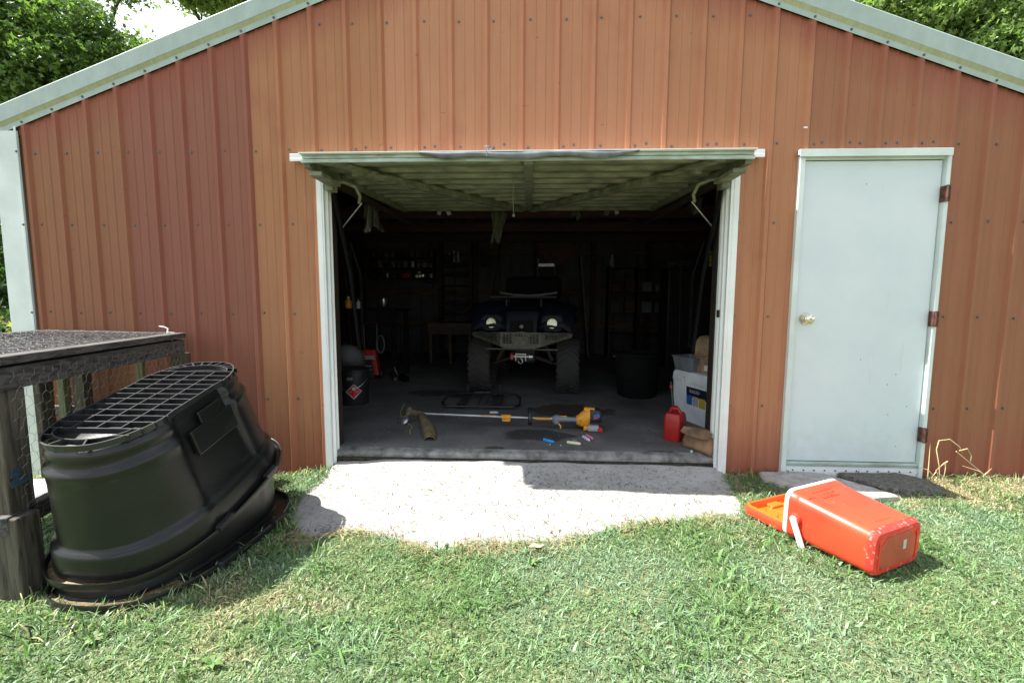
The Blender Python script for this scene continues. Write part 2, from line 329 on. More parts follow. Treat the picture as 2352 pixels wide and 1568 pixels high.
def thing(name, label, cat, loc=(0, 0, 0), rz=0, group=None, rot=None):
    o = bpy.data.objects.new(name, None); COL.objects.link(o); o.location = loc; o.rotation_euler = rot or (0, 0, rz); o.empty_display_size = .1
    return tag(o, label, cat, group)
def text(name, s, size, ext, m, parent, loc, rot, sx=1):
    cu = bpy.data.curves.new('t', 'FONT'); cu.body = s; cu.size = size; cu.extrude = ext; cu.align_x = 'CENTER'; cu.align_y = 'CENTER'
    t = bpy.data.objects.new('t', cu); COL.objects.link(t); bpy.context.view_layer.update()
    me = bpy.data.meshes.new_from_object(t.evaluated_get(bpy.context.evaluated_depsgraph_get())); bpy.data.objects.remove(t)
    me.materials.clear(); me.materials.append(M[m]); me.name = name
    o = bpy.data.objects.new(name, me); COL.objects.link(o); o.parent = parent; o.location = loc; o.rotation_euler = rot; o.scale = (sx, 1, 1); return o
def set_col(me, cols):
    a = me.color_attributes.new('Col', 'FLOAT_COLOR', 'POINT'); a.data.foreach_set('color', np.asarray(cols, dtype=np.float32).ravel())
def vnoise(x, y, sc, seed=0):
    g = np.random.default_rng(seed).random((64, 64)); u = x*sc+100; v = y*sc+100
    i = np.floor(u).astype(int); j = np.floor(v).astype(int); fu = u-i; fv = v-j; fu = fu*fu*(3-2*fu); fv = fv*fv*(3-2*fv)
    return (g[i % 64, j % 64]*(1-fu)+g[(i+1) % 64, j % 64]*fu)*(1-fv)+(g[i % 64, (j+1) % 64]*(1-fu)+g[(i+1) % 64, (j+1) % 64]*fu)*fv
def rake(x): return 3.5652-.3522*abs(x+.063)

# ---------------------------------------------------------------- ground
def gz(x, y):
    """height of the lawn"""
    x = np.asarray(x, float); y = np.asarray(y, float)
    z = -.10+.012*np.clip(y, -6, 0)-.10*np.clip((-x-1.35)/.5, 0, 1)*np.clip(1+y/.6, 0, 1)
    z = z-.010*np.clip(-y, 0, .5) + (vnoise(x, y, 1.3, 3)-.5)*.025
    return z
RAMP = [(-1.42, .02), (-1.43, -.2), (-1.46, -.45), (-1.40, -.66), (-1.33, -.80), (-1.22, -.93), (-1.12, -.95), (-1.02, -.88), (-.90, -.865), (-.80, -.91), (-.70, -.95), (-.62, -.98), (-.52, -1.02), (-.44, -1.01),
        (-.34, -.96), (-.25, -.95), (-.10, -.945), (.08, -.92), (.25, -.86), (.43, -.81), (.56, -.75), (.69, -.70), (.82, -.70), (.94, -.67), (1.08, -.62), (1.25, -.60), (1.32, -.45), (1.35, -.31), (1.36, -.1), (1.36, .02)]
def inpoly(px, py, poly):
    r = np.zeros(len(px), bool); n = len(poly)
    for i in range(n):
        x1, y1 = poly[i]; x2, y2 = poly[(i+1) % n]
        if y1 == y2: continue
        c = ((y1 > py) != (y2 > py)) & (px < (x2-x1)*(py-y1)/(y2-y1)+x1); r ^= c
    return r
def ground():
    xs = np.concatenate([np.linspace(-120, -6, 24), np.linspace(-5.8, 5.8, 117), np.linspace(6, 120, 24)])
    ys = np.concatenate([np.linspace(-60, -5, 18), np.linspace(-4.8, .0, 61), np.linspace(.3, 8, 14), np.linspace(9, 150, 24)])
    X, Y = np.meshgrid(xs, ys); Z = gz(X, Y); Z = np.where(Y > .02, np.minimum(Z, -.14), Z)
    far = np.clip((np.hypot(X, Y)-12)/60, 0, 1); Z = Z-far*.4
    # sink it a little beneath the concrete ramp
    ins = inpoly(X.ravel(), Y.ravel(), RAMP).reshape(X.shape); Z = np.where(ins, Z-.05, Z)
    nx, ny = len(xs), len(ys); v = np.stack([X, Y, Z], -1).reshape(-1, 3)
    f = [(j*nx+i, j*nx+i+1, (j+1)*nx+i+1, (j+1)*nx+i) for j in range(ny-1) for i in range(nx-1)]
    me = bpy.data.meshes.new('ground'); me.from_pydata(v.tolist(), [], f)
    M['soil'] = mat('soil', (.17, .175, .08), .95, var=.4, scale=26, col2=(.06, .07, .03), bump=.8, bscale=80)
    me.materials.append(M['soil']); o = bpy.data.objects.new('ground', me); COL.objects.link(o); o['kind'] = 'structure'
ground()
def ramp_z(x, y): return -.050-.036*(1-np.exp(np.minimum(0, y)/.13))+.045*np.minimum(0, y)+(vnoise(x, y, 4, 5)-.5)*.012+(vnoise(x, y, 15, 6)-.5)*.004-.02*np.clip(abs(x)-1.0, 0, 1)/.4
def ramp():
    st = .0145; xs = np.arange(-1.50, 1.42, st); ys = np.arange(-1.06, .026, st); X, Y = np.meshgrid(xs, ys); x, y = X.ravel(), Y.ravel()
    jx = x+(vnoise(x, y, 23, 7)-.5)*.035; jy = y+(vnoise(x, y, 23, 8)-.5)*.035*(y < -.03)
    ins = inpoly(jx, jy, RAMP); P = np.array(RAMP+[RAMP[0]]); d = np.full(len(x), 9.)
    for a, c in zip(P[:-1], P[1:]):
        if a[1] > 0 and c[1] > 0: continue
        v = c-a; t = np.clip(((x-a[0])*v[0]+(y-a[1])*v[1])/(v@v), 0, 1); d = np.minimum(d, np.hypot(x-a[0]-v[0]*t, y-a[1]-v[1]*t))
    z = ramp_z(x, y)-.022*np.clip(1-d/.03, 0, 1)**2; nx = len(xs); I = ins.reshape(X.shape)
    f = [(j*nx+i, j*nx+i+1, (j+1)*nx+i+1, (j+1)*nx+i) for j in range(len(ys)-1) for i in range(nx-1) if I[j, i] or I[j+1, i+1]]
    me = bpy.data.meshes.new('concrete_ramp'); me.from_pydata(np.stack([x, y, z], 1).tolist(), [], f); me.polygons.foreach_set('use_smooth', [True]*len(f))
    bm = bmesh.new(); bm.from_mesh(me); bmesh.ops.delete(bm, geom=[v for v in bm.verts if not v.link_faces], context='VERTS')
    r = bmesh.ops.extrude_edge_only(bm, edges=[e for e in bm.edges if e.is_boundary]); 
    for v in r['geom']:
        if isinstance(v, bmesh.types.BMVert): v.co.z -= .12
    bm.to_mesh(me); bm.free(); me.materials.append(M['concrete']); o = bpy.data.objects.new('concrete_ramp', me); COL.objects.link(o); o['kind'] = 'structure'
ramp()
M['lip'] = mat('lip', (.25, .25, .24), .85, var=.45, scale=9, col2=(.09, .088, .075), bump=.4, bscale=60)
b = MB(); xs_ = np.linspace(-3.62, 3.58, 90)
pr_ = [(6.0, -.3), (6.0, .018), (.17, .018), (.10, .012), (.056, .002), (.042, -.006), (.037, -.018), (.036, -.3)]
for k in range(len(pr_)-1):
    for xa, xb in zip(xs_, xs_[1:]):
        ja, jb = (.004*math.sin(xa*9)+.003*math.sin(xa*31), .004*math.sin(xb*9)+.003*math.sin(xb*31)) if k >= 3 else (0, 0)
        (y0, z0), (y1, z1) = pr_[k], pr_[k+1]; j0a, j0b = (ja, jb) if k >= 4 else (0, 0)
        b.add([(xa, y0, z0+j0a), (xb, y0, z0+j0b), (xb, y1, z1+jb), (xa, y1, z1+ja)], [(0, 1, 2, 3)], 1 if k >= 3 else 0)
o = b.build('garage_floor', ['floor', 'lip'], fix=False); o['kind'] = 'structure'
b = MB(); b.bx(-1.42, 1.33, .012, .0355, -.2, -.040); o = b.build('soil_strip', 'soil_dark' if 'soil_dark' in M else 'rust'); o['kind'] = 'structure'

# ---------------------------------------------------------------- garage shell
G = thing('garage', 'faded red-orange metal-sided garage with white trim and its door tilted open', 'garage')
OPN = (-1.44, 1.335, -.3, 2.02); DRO = (1.772, 2.696, -.3, 2.064)
def siding():
    ribs = [-3.5516+.2286*k for k in range(9)]+[-1.7228+.2357*k for k in range(1, 14)]+[1.5614+.2286*k for k in range(9)]
    pr = [(-3.60, 0)]
    for i, r in enumerate(ribs):
        nx = ribs[i+1] if i+1 < len(ribs) else 3.6
        pr += [(r-.028, 0), (r-.012, -.019), (r+.012, -.019), (r+.028, 0)]
        g = nx-r
        if g > .18:
            for q in (.38, .66): pr += [(r+g*q-.010, 0), (r+g*q-.004, -.003), (r+g*q+.004, -.003), (r+g*q+.010, 0)]
    pr.append((3.6, 0)); pr = [p for p in pr if p[0] <= 3.6]
    out = [pr[0]]
    for a, c in zip(pr, pr[1:]):
        for xc in sorted([OPN[0], OPN[1], DRO[0], DRO[1], -.063]):
            if a[0] < xc < c[0]: out.append((xc, a[1]+(c[1]-a[1])*(xc-a[0])/(c[0]-a[0])))
        out.append(c)
    cols = [(-9, -2.822, (.285, .128, .068)), (-2.822, -1.905, (.265, .105, .068)), (-1.905, -.995, (.385, .180, .090)), (-.995, -.08, (.45, .212, .118)), (-.08, .88, (.45, .205, .115)), (.88, 1.79, (.41, .188, .100)), (1.79, 2.70, (.325, .145, .077)), (2.70, 9, (.30, .130, .070))]  # panel paint tones, with the centre's brighter bounce light put into them
    v, f, c4 = [], [], []
    for a, c in zip(out, out[1:]):
        xm = (a[0]+c[0])/2; z0 = -.22
        if OPN[0] < xm < OPN[1]: z0 = OPN[3]
        if DRO[0] < xm < DRO[1]: z0 = DRO[3]
        col = [q[2] for q in cols if q[0] <= xm < q[1]][0]
        if abs(a[1]-c[1]) > .008: col = tuple(q*w for q, w in zip(col, ((1.0, .93, .92) if c[1] < a[1] else (.90, .74, .72))))  # rib flanks redder: unfaded paint plus shade put into the colour
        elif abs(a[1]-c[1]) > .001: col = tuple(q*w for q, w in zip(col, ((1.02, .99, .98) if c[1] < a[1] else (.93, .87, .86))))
        n = 7; o = len(v)
        for k in range(n+1):
            for p in (a, c):
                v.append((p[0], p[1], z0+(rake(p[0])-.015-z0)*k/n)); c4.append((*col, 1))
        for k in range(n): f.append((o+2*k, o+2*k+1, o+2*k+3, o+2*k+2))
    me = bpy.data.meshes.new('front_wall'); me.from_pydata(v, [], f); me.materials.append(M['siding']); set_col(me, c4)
    o = bpy.data.objects.new('front_wall', me); COL.objects.link(o); o.parent = G
    sm = o.modifiers.new('solid', 'SOLIDIFY'); sm.thickness = .0012; sm.offset = 1 if False else -1
    return ribs
RIBS = siding()
# other walls (inner faces are what one sees) : corrugated sheets
def corr(name, a, bpt, z0, topf, m, n=60):
    a, bpt = Vector(a), Vector(bpt); d = (bpt-a); nn = Vector((-d.y, d.x, 0)).normalized(); k = int(d.length/.2286); b = MB(); prev = None; pts = []
    for i in range(k):
        for q, h in ((0, 0), (.12, 0), (.17, .018), (.23, .018), (.28, 0)): pts.append((( i+q)/k, h))
    pts.append((1, 0))
    for (t, h), (t2, h2) in zip(pts, pts[1:]):
        p, q = a+d*t+nn*h, a+d*t2+nn*h2
        b.add([(p.x, p.y, z0), (q.x, q.y, z0), (q.x, q.y, topf(q.x)), (p.x, p.y, topf(p.x))], [(0, 1, 2, 3)])
    return b.build(name, m, G, fix=False)
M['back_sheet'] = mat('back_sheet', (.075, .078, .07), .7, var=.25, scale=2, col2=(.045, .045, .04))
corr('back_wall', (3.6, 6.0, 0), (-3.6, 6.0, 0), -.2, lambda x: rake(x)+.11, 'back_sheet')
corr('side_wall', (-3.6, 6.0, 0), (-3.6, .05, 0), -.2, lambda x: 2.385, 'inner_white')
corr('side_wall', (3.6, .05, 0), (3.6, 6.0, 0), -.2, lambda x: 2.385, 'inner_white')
b = MB()
for sx in (-1, 1):
    xe = -.063+sx*3.78; ze = rake(xe)
    b.add([(-.063, -.02, 3.5652+.130), (xe, -.02, ze+.130), (xe, 6.15, ze+.130), (-.063, 6.15, 3.5652+.130), (-.063, -.02, 3.5652+.10), (xe, -.02, ze+.10), (xe, 6.15, ze+.10), (-.063, 6.15, 3.5652+.10)],
          [(0, 1, 2, 3), (7, 6, 5, 4), (0, 4, 5, 1), (1, 5, 6, 2), (2, 6, 7, 3)])
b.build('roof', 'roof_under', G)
def rake_board(sx):
    # profile (y, dz) from flange to drip edge
    p1 = [(-.0205, -.020), (-.0215, .038)]; xe = -.063+sx*3.80; Z0 = 3.5652
    def strip(prof, name, m):
        b = MB(); vs = []; K = 14
        for k in range(K+1):
            x = -.063+(xe+.063)*k/K
            for (y, dz) in prof: vs.append((x, y, rake(x)+dz))
        n = len(prof); fs = [(k*n+i, k*n+i+1, (k+1)*n+i+1, (k+1)*n+i) for k in range(K) for i in range(n-1)]
        b.add(vs, fs); o = b.build(name, m, G, fix=False); s_ = o.modifiers.new('s', 'SOLIDIFY'); s_.thickness = .0015; return o
    strip([(-.0205, -.022), (-.0225, .014)], 'rake_flange', 'rake_trim')
    strip([(-.0225, .014), (-.041, .034), (-.041, .0345)], 'rake_crease', 'rake_lower')
    strip([(-.0415, .0345), (-.044, .036), (-.047, .140), (-.040, .149), (.05, .157)], 'rake_trim', 'rake_trim')
rake_board(-1); rake_board(1)
# torn fascia edge near the ridge, right side
b = MB(); x = .98
b.add([(1.42, -.050, rake(1.42)+.112), (1.50, -.060, rake(1.50)+.102), (1.60, -.058, rake(1.60)+.098), (1.66, -.0505, rake(1.66)+.101), (1.58, -.0502, rake(1.58)+.108), (1.50, -.0502, rake(1.5)+.114)], [(0, 1, 2, 3, 4, 5)])
b.build('torn_flashing', 'rust', G, fix=False)
b = MB(); b.bx(-3.765, -3.585, -.034, -.021, -.25, rake(-3.68)-.02); b.bx(-3.765, -3.752, -.021, .18, -.25, 2.25); b.bx(-3.60, -3.583, -.038, -.034, -.25, rake(-3.6)-.02)
b.build('corner_trim', 'white_trim', G, bevel=.002)
b = MB(); b.bx(3.585, 3.765, -.034, -.021, -.25, rake(3.68)-.02); b.build('corner_trim', 'white_trim', G, bevel=.002)
# framing inside: truss chords, posts, girts
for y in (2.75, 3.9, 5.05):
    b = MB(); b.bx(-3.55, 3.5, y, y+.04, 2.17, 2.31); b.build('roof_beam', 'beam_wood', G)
    b = MB()
    for sx in (-1, 1):
        b.bar((-.063, y+.06, 3.50), (-.063+sx*3.5, y+.06, 3.50-.3522*3.5), .04, .12)
        for q in (.8, 1.7): b.bar((-.063+sx*q, y+.06, 2.25), (-.063+sx*(q-.45 if q > 1 else q+.5), y+.06, rake(q)-.12), .04, .09)
    b.build('roof_truss', 'beam_wood', G)
for z in (.55, 1.22, 2.02):
    b = MB(); b.bx(-3.55, 3.5, 5.90, 5.965, z, z+.12); b.build('wall_girt', 'wood_plain', G)
for x in (-3.5, -1.86, -1.15, .05, 1.2, 2.3):
    b = MB(); b.bx(x, x+.09, 5.80, 5.895, 0, 2.3); b.build('wall_post', 'beam_wood', G)
b = MB(); b.bx(-1.55, 1.45, .02, .06, 2.06, 2.20); b.build('door_header_board', 'beam_wood', G)

# ---- opening trim
def jamb(xo, xi, sx):
    b = MB(); b.bx(min(xo, xo+sx*.034), max(xo, xo+sx*.034), -.034, -.020, -.125, 2.0)          # face strip
    # corrugated return sheet
    pr = [(-.020, 0), (.0, 0), (.012, .012), (.026, .012), (.038, 0), (.062, 0), (.070, .010)] + ([(.09, .012), (.10, 0), (.125, .0)] if sx < 0 else [])
    dj = .13 if sx < 0 else .078
    for (y0, h0), (y1, h1) in zip(pr, pr[1:]):
        b.add([(xi+sx*h0, y0, -.12), (xi+sx*h1, y1, -.09), (xi+sx*h1, y1, 1.97), (xi+sx*h0, y0, 1.97)], [(0, 1, 2, 3)])
    b.bx(min(xo+sx*.034, xi), max(xo+sx*.034, xi), -.030, -.022, -.12, 1.97)
    b.build('door_jamb', 'white_paint', G, fix=True)
    b = MB(); b.bx(min(xi+sx*.004, xi-sx*.07), max(xi+sx*.004, xi-sx*.07), dj, dj+.085, .018, 1.98); b.build('jamb_post', 'dark_steel', G, bevel=.004)
jamb(-1.472, -1.425, 1); jamb(1.372, 1.318, -1)
b = MB(); b.bx(-1.625, 1.500, -.075, -.021, 2.052, 2.085); b.bx(-1.625, 1.500, -.077, -.071, 2.035, 2.056); b.build('header_trim', 'white_paint', G, bevel=.002)
b = MB(); b.bx(1.300, 1.318, .03, .07, 1.00, 1.05); b.bx(1.296, 1.300, .04, .06, 1.012, 1.04); b.build('door_latch_plate', 'dark_steel', G, bevel=.002)

# ---- tilt-up door
D = MB(); x0, x1 = -1.405, 1.305
yf, zf, yb, zb = -.345, 1.975, 1.80, 2.12
def dz(y): return zf+(zb-zf)*(y-yf)/(yb-yf)
prof = []; y = yf+.01
step = (yb-yf-.02)/10
for i in range(10):
    a = y+i*step; prof += [(a, 0), (a+step*.58, 0), (a+step*.66, -.026), (a+step*.84, -.026)]
prof.append((yb-.01, 0))
for (ya, ha), (yc, hc) in zip(prof, prof[1:]):
    D.add([(x0+.01, ya, dz(ya)+.012+ha), (x1-.01, ya, dz(ya)+.012+ha), (x1-.01, yc, dz(yc)+.012+hc), (x0+.01, yc, dz(yc)+.012+hc)], [(0, 1, 2, 3)])
OD = D.build('overhead_door', 'old_white_metal', G, fix=False); sm = OD.modifiers.new('s', 'SOLIDIFY'); sm.thickness = .001; sm.offset = 1
b = MB(); b.bx(x0, x1, yf-.012, yf+.004, 1.940, 1.961); b.bx(x0+.004, x1-.004, yf-.008, yf+.004, 1.965, 1.984)
b.build('door_edge', 'edge_metal', OD, bevel=.002)
b = MB(); b.bar((x0, yf-.014, 1.990), (x1, yf-.014, 1.990), .05, .006); b.build('door_cap', 'white_paint', OD)
b = MB()
for X in (x0+.02, x1-.02): b.bar((X, yf+.02, dz(yf)-.03), (X, yb, dz(yb)-.03), .04, .05)
b.bar((x0, yb, dz(yb)-.02), (x1, yb, dz(yb)-.02), .03, .05); b.build('door_frame_rail', 'old_white_metal', OD, bevel=.002)
for sx in (-1, 1):
    cx = (x0+x1)/2
    b = MB(); b.bar((cx+sx*1.12, -.12, dz(-.12)-.040), (cx+sx*.06, yb-.05, dz(yb)-.045), .055, .05); b.build('diagonal_brace', 'old_white_metal', OD, bevel=.003)
    b = MB(); b.bar((cx+sx*1.17, yf+.01, dz(yf)-.03), (cx+sx*1.02, .02, dz(0)-.03), .07, .02); b.bar((cx+sx*1.12, -.02, dz(0)-.045), (cx+sx*.93, .06, dz(0)-.045), .10, .012); b.build('corner_gusset', 'old_white_metal', OD, bevel=.002)
    X = (x0 if sx < 0 else x1)
    b = MB(); b.tube([(X+sx*-.03, .0, 1.92), (X-sx*.10, .03, 1.925), (X-sx*.17, .06, 1.90), (X-sx*.19, .09, 1.84), (X-sx*.17, .12, 1.80)], .012, 8); b.build('lift_hook', 'old_white_metal', OD, smooth=True)
    b = MB(); b.tube([(X-sx*.19, .12, 1.80), (X+sx*.01, .20, 1.62)], .005, 6); b.build('brace_rod', 'alu', OD)
    b = MB(); b.bx(min(X-sx*.02, X+sx*-.10)-.0, max(X-sx*.02, X-sx*.10), -.30, -.02, 1.880, 1.905); b.bx(min(X+sx*-.06, X-sx*.01), max(X-sx*.06, X-sx*.01), -.06, .02, 1.85, 1.90); b.build('door_bracket', 'old_white_metal', OD, bevel=.002)
    # lever arm down the jamb and the spring hanging inside
    b = MB(); b.bar((X-sx*.015, .03, 1.93), (X-sx*.035, .26, 1.30), .012, .045, up=(0, 1, 0)); b.bar((X-sx*.035, .25, 1.34), (X-sx*.06, .33, .72), .014, .035, up=(0, 1, 0)); b.build('lever_arm', 'matte_black', OD, bevel=.002)
    b = MB(); pts = [];
    for k in range(220):
        a = k*.9; t = k/219; pts.append((X-sx*(.075+.012*math.sin(a)), .36+.012*math.cos(a), 1.30-.55*t))
    b.tube(pts, .0028, 5); b.tube([(X-sx*.075, .36, 1.30), (X-sx*.03, .28, 1.55)], .005, 6); b.build('spring', 'matte_black', OD, smooth=True)
    b = MB(); b.bar((X-sx*.015, .10, 1.93), (X-sx*.02, 2.1, 1.98), .03, .05); b.build('track', 'dark_steel', OD, bevel=.003)
cx = (x0+x1)/2+.03
b = MB(); b.bar((cx, yf+.01, dz(yf)-.03), (cx, yb, dz(yb)-.03), .055, .035); b.bar((cx-.05, yf+.08, dz(yf)-.012), (cx+.05, yf+.08, dz(yf)-.012), .10, .008); b.build('centre_rail', 'old_white_metal', OD, bevel=.003)
b = MB(); b.tube([(cx-.10, .0, 1.97), (cx-.105, .02, 1.80), (cx-.10, .03, 1.70)], .003, 5); b.tube([(cx-.10, .03, 1.70), (cx-.102, .03, 1.685)], .010, 6); b.build('pull_cord', 'plank_pale', OD)
# torn rubber weather strip drooping over the front edge
b = MB(); vs = []; K = 40
for k in range(K+1):
    t = k/K; X = -.67+1.30*t; e = min(1, min(t, 1-t)*9); dr = (.004+.028*e*(.8+.2*math.sin(t*17)))
    vs += [(X, yf+.05, 1.992+.002*math.sin(t*30)), (X, yf-.035, 1.990), (X, yf-.048-.006*math.sin(t*12), 1.988-dr*.6), (X, yf-.040, 1.984-dr*1.3)]
fs = [(k*4+i, k*4+i+1, k*4+5+i, k*4+4+i) for k in range(K) for i in range(3)]
b.add(vs, fs); M['strip_rubber'] = mat('strip_rubber', (.17, .19, .21), .55, var=.3, scale=8); o = b.build('weather_strip', 'strip_rubber', OD, fix=False, smooth=2); o['label'] = 'torn grey rubber strip drooping over the raised door edge'; sm = o.modifiers.new('s', 'SOLIDIFY'); sm.thickness = .004
b = MB()
for q in range(3): 
    pts = [(-.27+.012*math.cos(a*1.3+q*2)+.01*q, yf-.02+.012*math.sin(a), 1.995+.018*math.sin(a*.7+q)+.012) for a in np.linspace(0, 6.5, 22)]; b.tube(pts, .003, 5)
b.tube([(-.268, yf-.045, 1.99), (-.262, yf-.052, 1.955)], .0028, 5); b.build('cord_knot', 'grey_plastic', OD, smooth=True)

# ---- person door
b = MB(); b.bx(1.790, 2.668, -.002, .042, .006, 2.028); ED = b.build('entry_door', 'door_paint', G, bevel=.003); ED['label'] = 'plain white steel entry door'
b = MB(); b.bx(1.752, 1.786, -.028, .06, -.10, 2.055); b.bx(2.678, 2.704, -.028, .06, -.10, 2.055); b.bx(1.786, 2.684, -.012, .06, 2.034, 2.058)
b.bx(2.670, 2.678, .006, .05, 0, 2.034)
b.build('door_frame', 'white_trim', G, bevel=.003)
b = MB(); b.bx(1.738, 2.692, -.045, -.021, 2.060, 2.092); b.bx(1.738, 2.692, -.0475, -.0445, 2.045, 2.092); b.build('door_drip_cap', 'white_trim', G, bevel=.002)
b = MB(); b.bx(1.786, 2.684, -.020, .05, -.028, .002); b.bx(1.786, 2.684, -.026, -.018, -.012, -.004); b.build('threshold', 'edge_metal', G, bevel=.002)
b = MB(); b.bx(1.786, 2.684, -.014, .02, -.12, -.030); b.build('kick_strip', 'white_paint', G)
for k in range(12): b = MB(); b.lathe([(0, -.0165), (.006, -.0165), (.006, -.012)], 8, 'Y', (1.84+k*.072, 0, -.058)); b.build('strip_hole', 'screw', G)
b = MB(); c = (1.862, 0, .995)
b.lathe([(0, -.006), (.031, -.006), (.034, -.002), (.034, .0)], 24, 'Y', c); b.lathe([(.012, -.004), (.012, -.028), (.022, -.036), (.028, -.048), (.027, -.060), (.020, -.067), (.010, -.069), (0, -.069)], 24, 'Y', c)
M['knob'] = mat('knob', (.75, .70, .58), .16, .95, var=.08); o = b.build('door_knob', 'knob', ED, smooth=True); o.scale = (1.22, 1, 1.22); o.location = (-.22*1.862, 0, -.22*.995)
b = MB(); b.lathe([(0, -.0705), (.006, -.0705), (.007, -.069)], 12, 'Y', c); b.build('keyhole', 'steel', ED)
for z in (1.81, 1.0, .21):
    b = MB(); b.bx(2.668, 2.700, -.044, -.037 if False else -.004, z-.05, z+.05); b.tube([(2.678, -.046, z-.052), (2.678, -.046, z+.052)], .007, 8); b.build('hinge', 'rust', ED, bevel=.001)
b = MB()
for (x, z) in ((2.20, 1.88), (2.25, .72), (2.44, .55), (2.49, .62), (2.46, .34), (2.58, .40), (2.53, .12)): b = MB(); b.lathe([(0, -.003), (.0035, -.0028), (.0038, -.002)], 7, 'Y', (x, 0, z)); b.build('paint_chip', 'screw', ED)
# ---- screws
sb = MB(); sb.lathe([(0, -.0085), (.0045, -.0085), (.0052, -.006), (.0052, -.0028), (.0088, -.0022), (.0090, 0)], 10, 'Y'); S0 = sb.build('screw', 'screw', G, smooth=True)
spots = []
for x in RIBS:
    if rake(x) > 0: spots.append((x, -.022, rake(x)-.004))
def row(z, xs, dx=.055):
    for x in xs:
        xx = x+dx+random.uniform(-.008, .008)
        if z > rake(xx)-.06 or (OPN[0]-.03 < xx < OPN[1]+.03 and z < 2.05) or (DRO[0]-.03 < xx < DRO[1]+.06 and z < 2.1): continue
        if xx > 3.55: continue
        spots.append((xx, -.001, z+random.uniform(-.006, .006)))
row(2.13, [r for r in RIBS if r < -1.6 or r > 2.7]); row(1.633, RIBS); row(1.011, RIBS); row(.392, [r for r in RIBS if r < -1.4 or r > 1.3]); row(2.94, [r for r in RIBS if -1.6 < r < 1.45])
row(2.135, [r for r in RIBS if -1.6 < r < 1.5]); row(2.148, [r for r in RIBS if -1.4 < r < 1.4][::2], .12); row(2.14, [r for r in RIBS if 1.5 < r < 2.7]); row(2.14, [r for r in RIBS if 1.6 < r < 2.6], .12)
for z in (2.13, 1.63, 1.01): spots.append((-3.592, -.036, z))
first = True
spots = sorted(spots, key=lambda q: abs(q[0])*.3+abs(q[2]-1.1))
for i, q in enumerate(spots):
    if i < 99:
        o = S0 if i == 0 else S0.copy()
        if i: COL.objects.link(o)
        o.location = q
    else:
        if first: rest = MB(); first = False
        rest.lathe([(0, -.0085), (.0052, -.0075), (.0052, -.0028), (.0088, -.0022), (.0090, 0)], 10, 'Y', q)
if not first: o = rest.build('screws', 'screw', G, smooth=True); o['kind'] = 'stuff'
b = MB(); b.bx(-.012, .012, -.003, 0, -.005, .005); o = b.build('paint_fleck', 'white_paint', G); o.location = (1.775, -.020, 2.235)
# ---------------------------------------------------------------- vegetation helpers
def leaf_mesh(name, C, rad, n, size, cols, parent=None, seed=1, flat=.75, m='leaves'):
    """n leaf shaped faces scattered in clumps; C blob centres, rad blob radii"""
    g = np.random.default_rng(seed); C = np.array(C, float); rad = np.array(rad, float)
    w = rad**2; w /= w.sum(); bi = g.choice(len(C), n, p=w)
    # twig clusters inside every blob
    k = max(6, n//55); tb = g.choice(len(C), k, p=w); d = g.normal(size=(k, 3)); d /= np.linalg.norm(d, axis=1)[:, None]
    tc_ = C[tb]+d*(rad[tb]*(.45+.6*g.random(k)))[:, None]*np.array([1, 1, flat])
    ti = g.integers(0, k, n); off = g.normal(size=(n, 3))*np.array([.19, .19, .10])*(.5+.9*g.random(n))[:, None]
    P_ = tc_[ti]+off+d[ti]*.1
    a = g.normal(size=(n, 3)); a[:, 2] -= .35; a /= np.linalg.norm(a, axis=1)[:, None]
    up = g.normal(size=(n, 3))*.75+np.array([0, 0, 1.0]); s_ = np.cross(a, up); s_ /= np.linalg.norm(s_, axis=1)[:, None]; nn = np.cross(s_, a)
    L_ = size*(.6+.8*g.random(n))[:, None]; Wd = L_*(.30+.15*g.random(n))[:, None]
    v = np.stack([P_, P_+a*L_*.45+s_*Wd+nn*L_*.10, P_+a*L_, P_+a*L_*.45-s_*Wd+nn*L_*.10, P_+a*L_*.30+s_*Wd*.25, P_+a*L_*.62+s_*Wd*.30, P_+a*L_*.62-s_*Wd*.30, P_+a*L_*.30-s_*Wd*.25], 1)
    # lobed outline: base, notch, lobe, tip ...
    idx = np.array([[0, 4, 1, 5], [0, 5, 2, 6], [0, 6, 3, 7]])
    f = (np.arange(n)[:, None, None]*8+idx[None]).reshape(-1, 4)
    me = bpy.data.meshes.new(name); nv = n*8; nf = len(f)
    me.vertices.add(nv); me.vertices.foreach_set('co', v.reshape(-1).astype(np.float32)); me.loops.add(nf*4); me.loops.foreach_set('vertex_index', f.ravel().astype(np.int32))
    me.polygons.add(nf); me.polygons.foreach_set('loop_start', np.arange(nf, dtype=np.int32)*4); me.polygons.foreach_set('loop_total', np.full(nf, 4, np.int32)); me.update(); me.validate()
    c = np.array(cols); t = g.random((n, 1)); tt = g.random(k)[ti][:, None]*.7+t*.3
    cc = c[0]*(1-tt)+c[1]*tt; cc = cc*(.75+.5*g.random((n, 1))); cc = np.concatenate([cc, np.ones((n, 1))], 1)
    set_col(me, np.repeat(cc, 8, 0)); me.materials.append(M[m])
    o = bpy.data.objects.new(name, me); COL.objects.link(o); 
    if parent: o.parent = parent
    return o
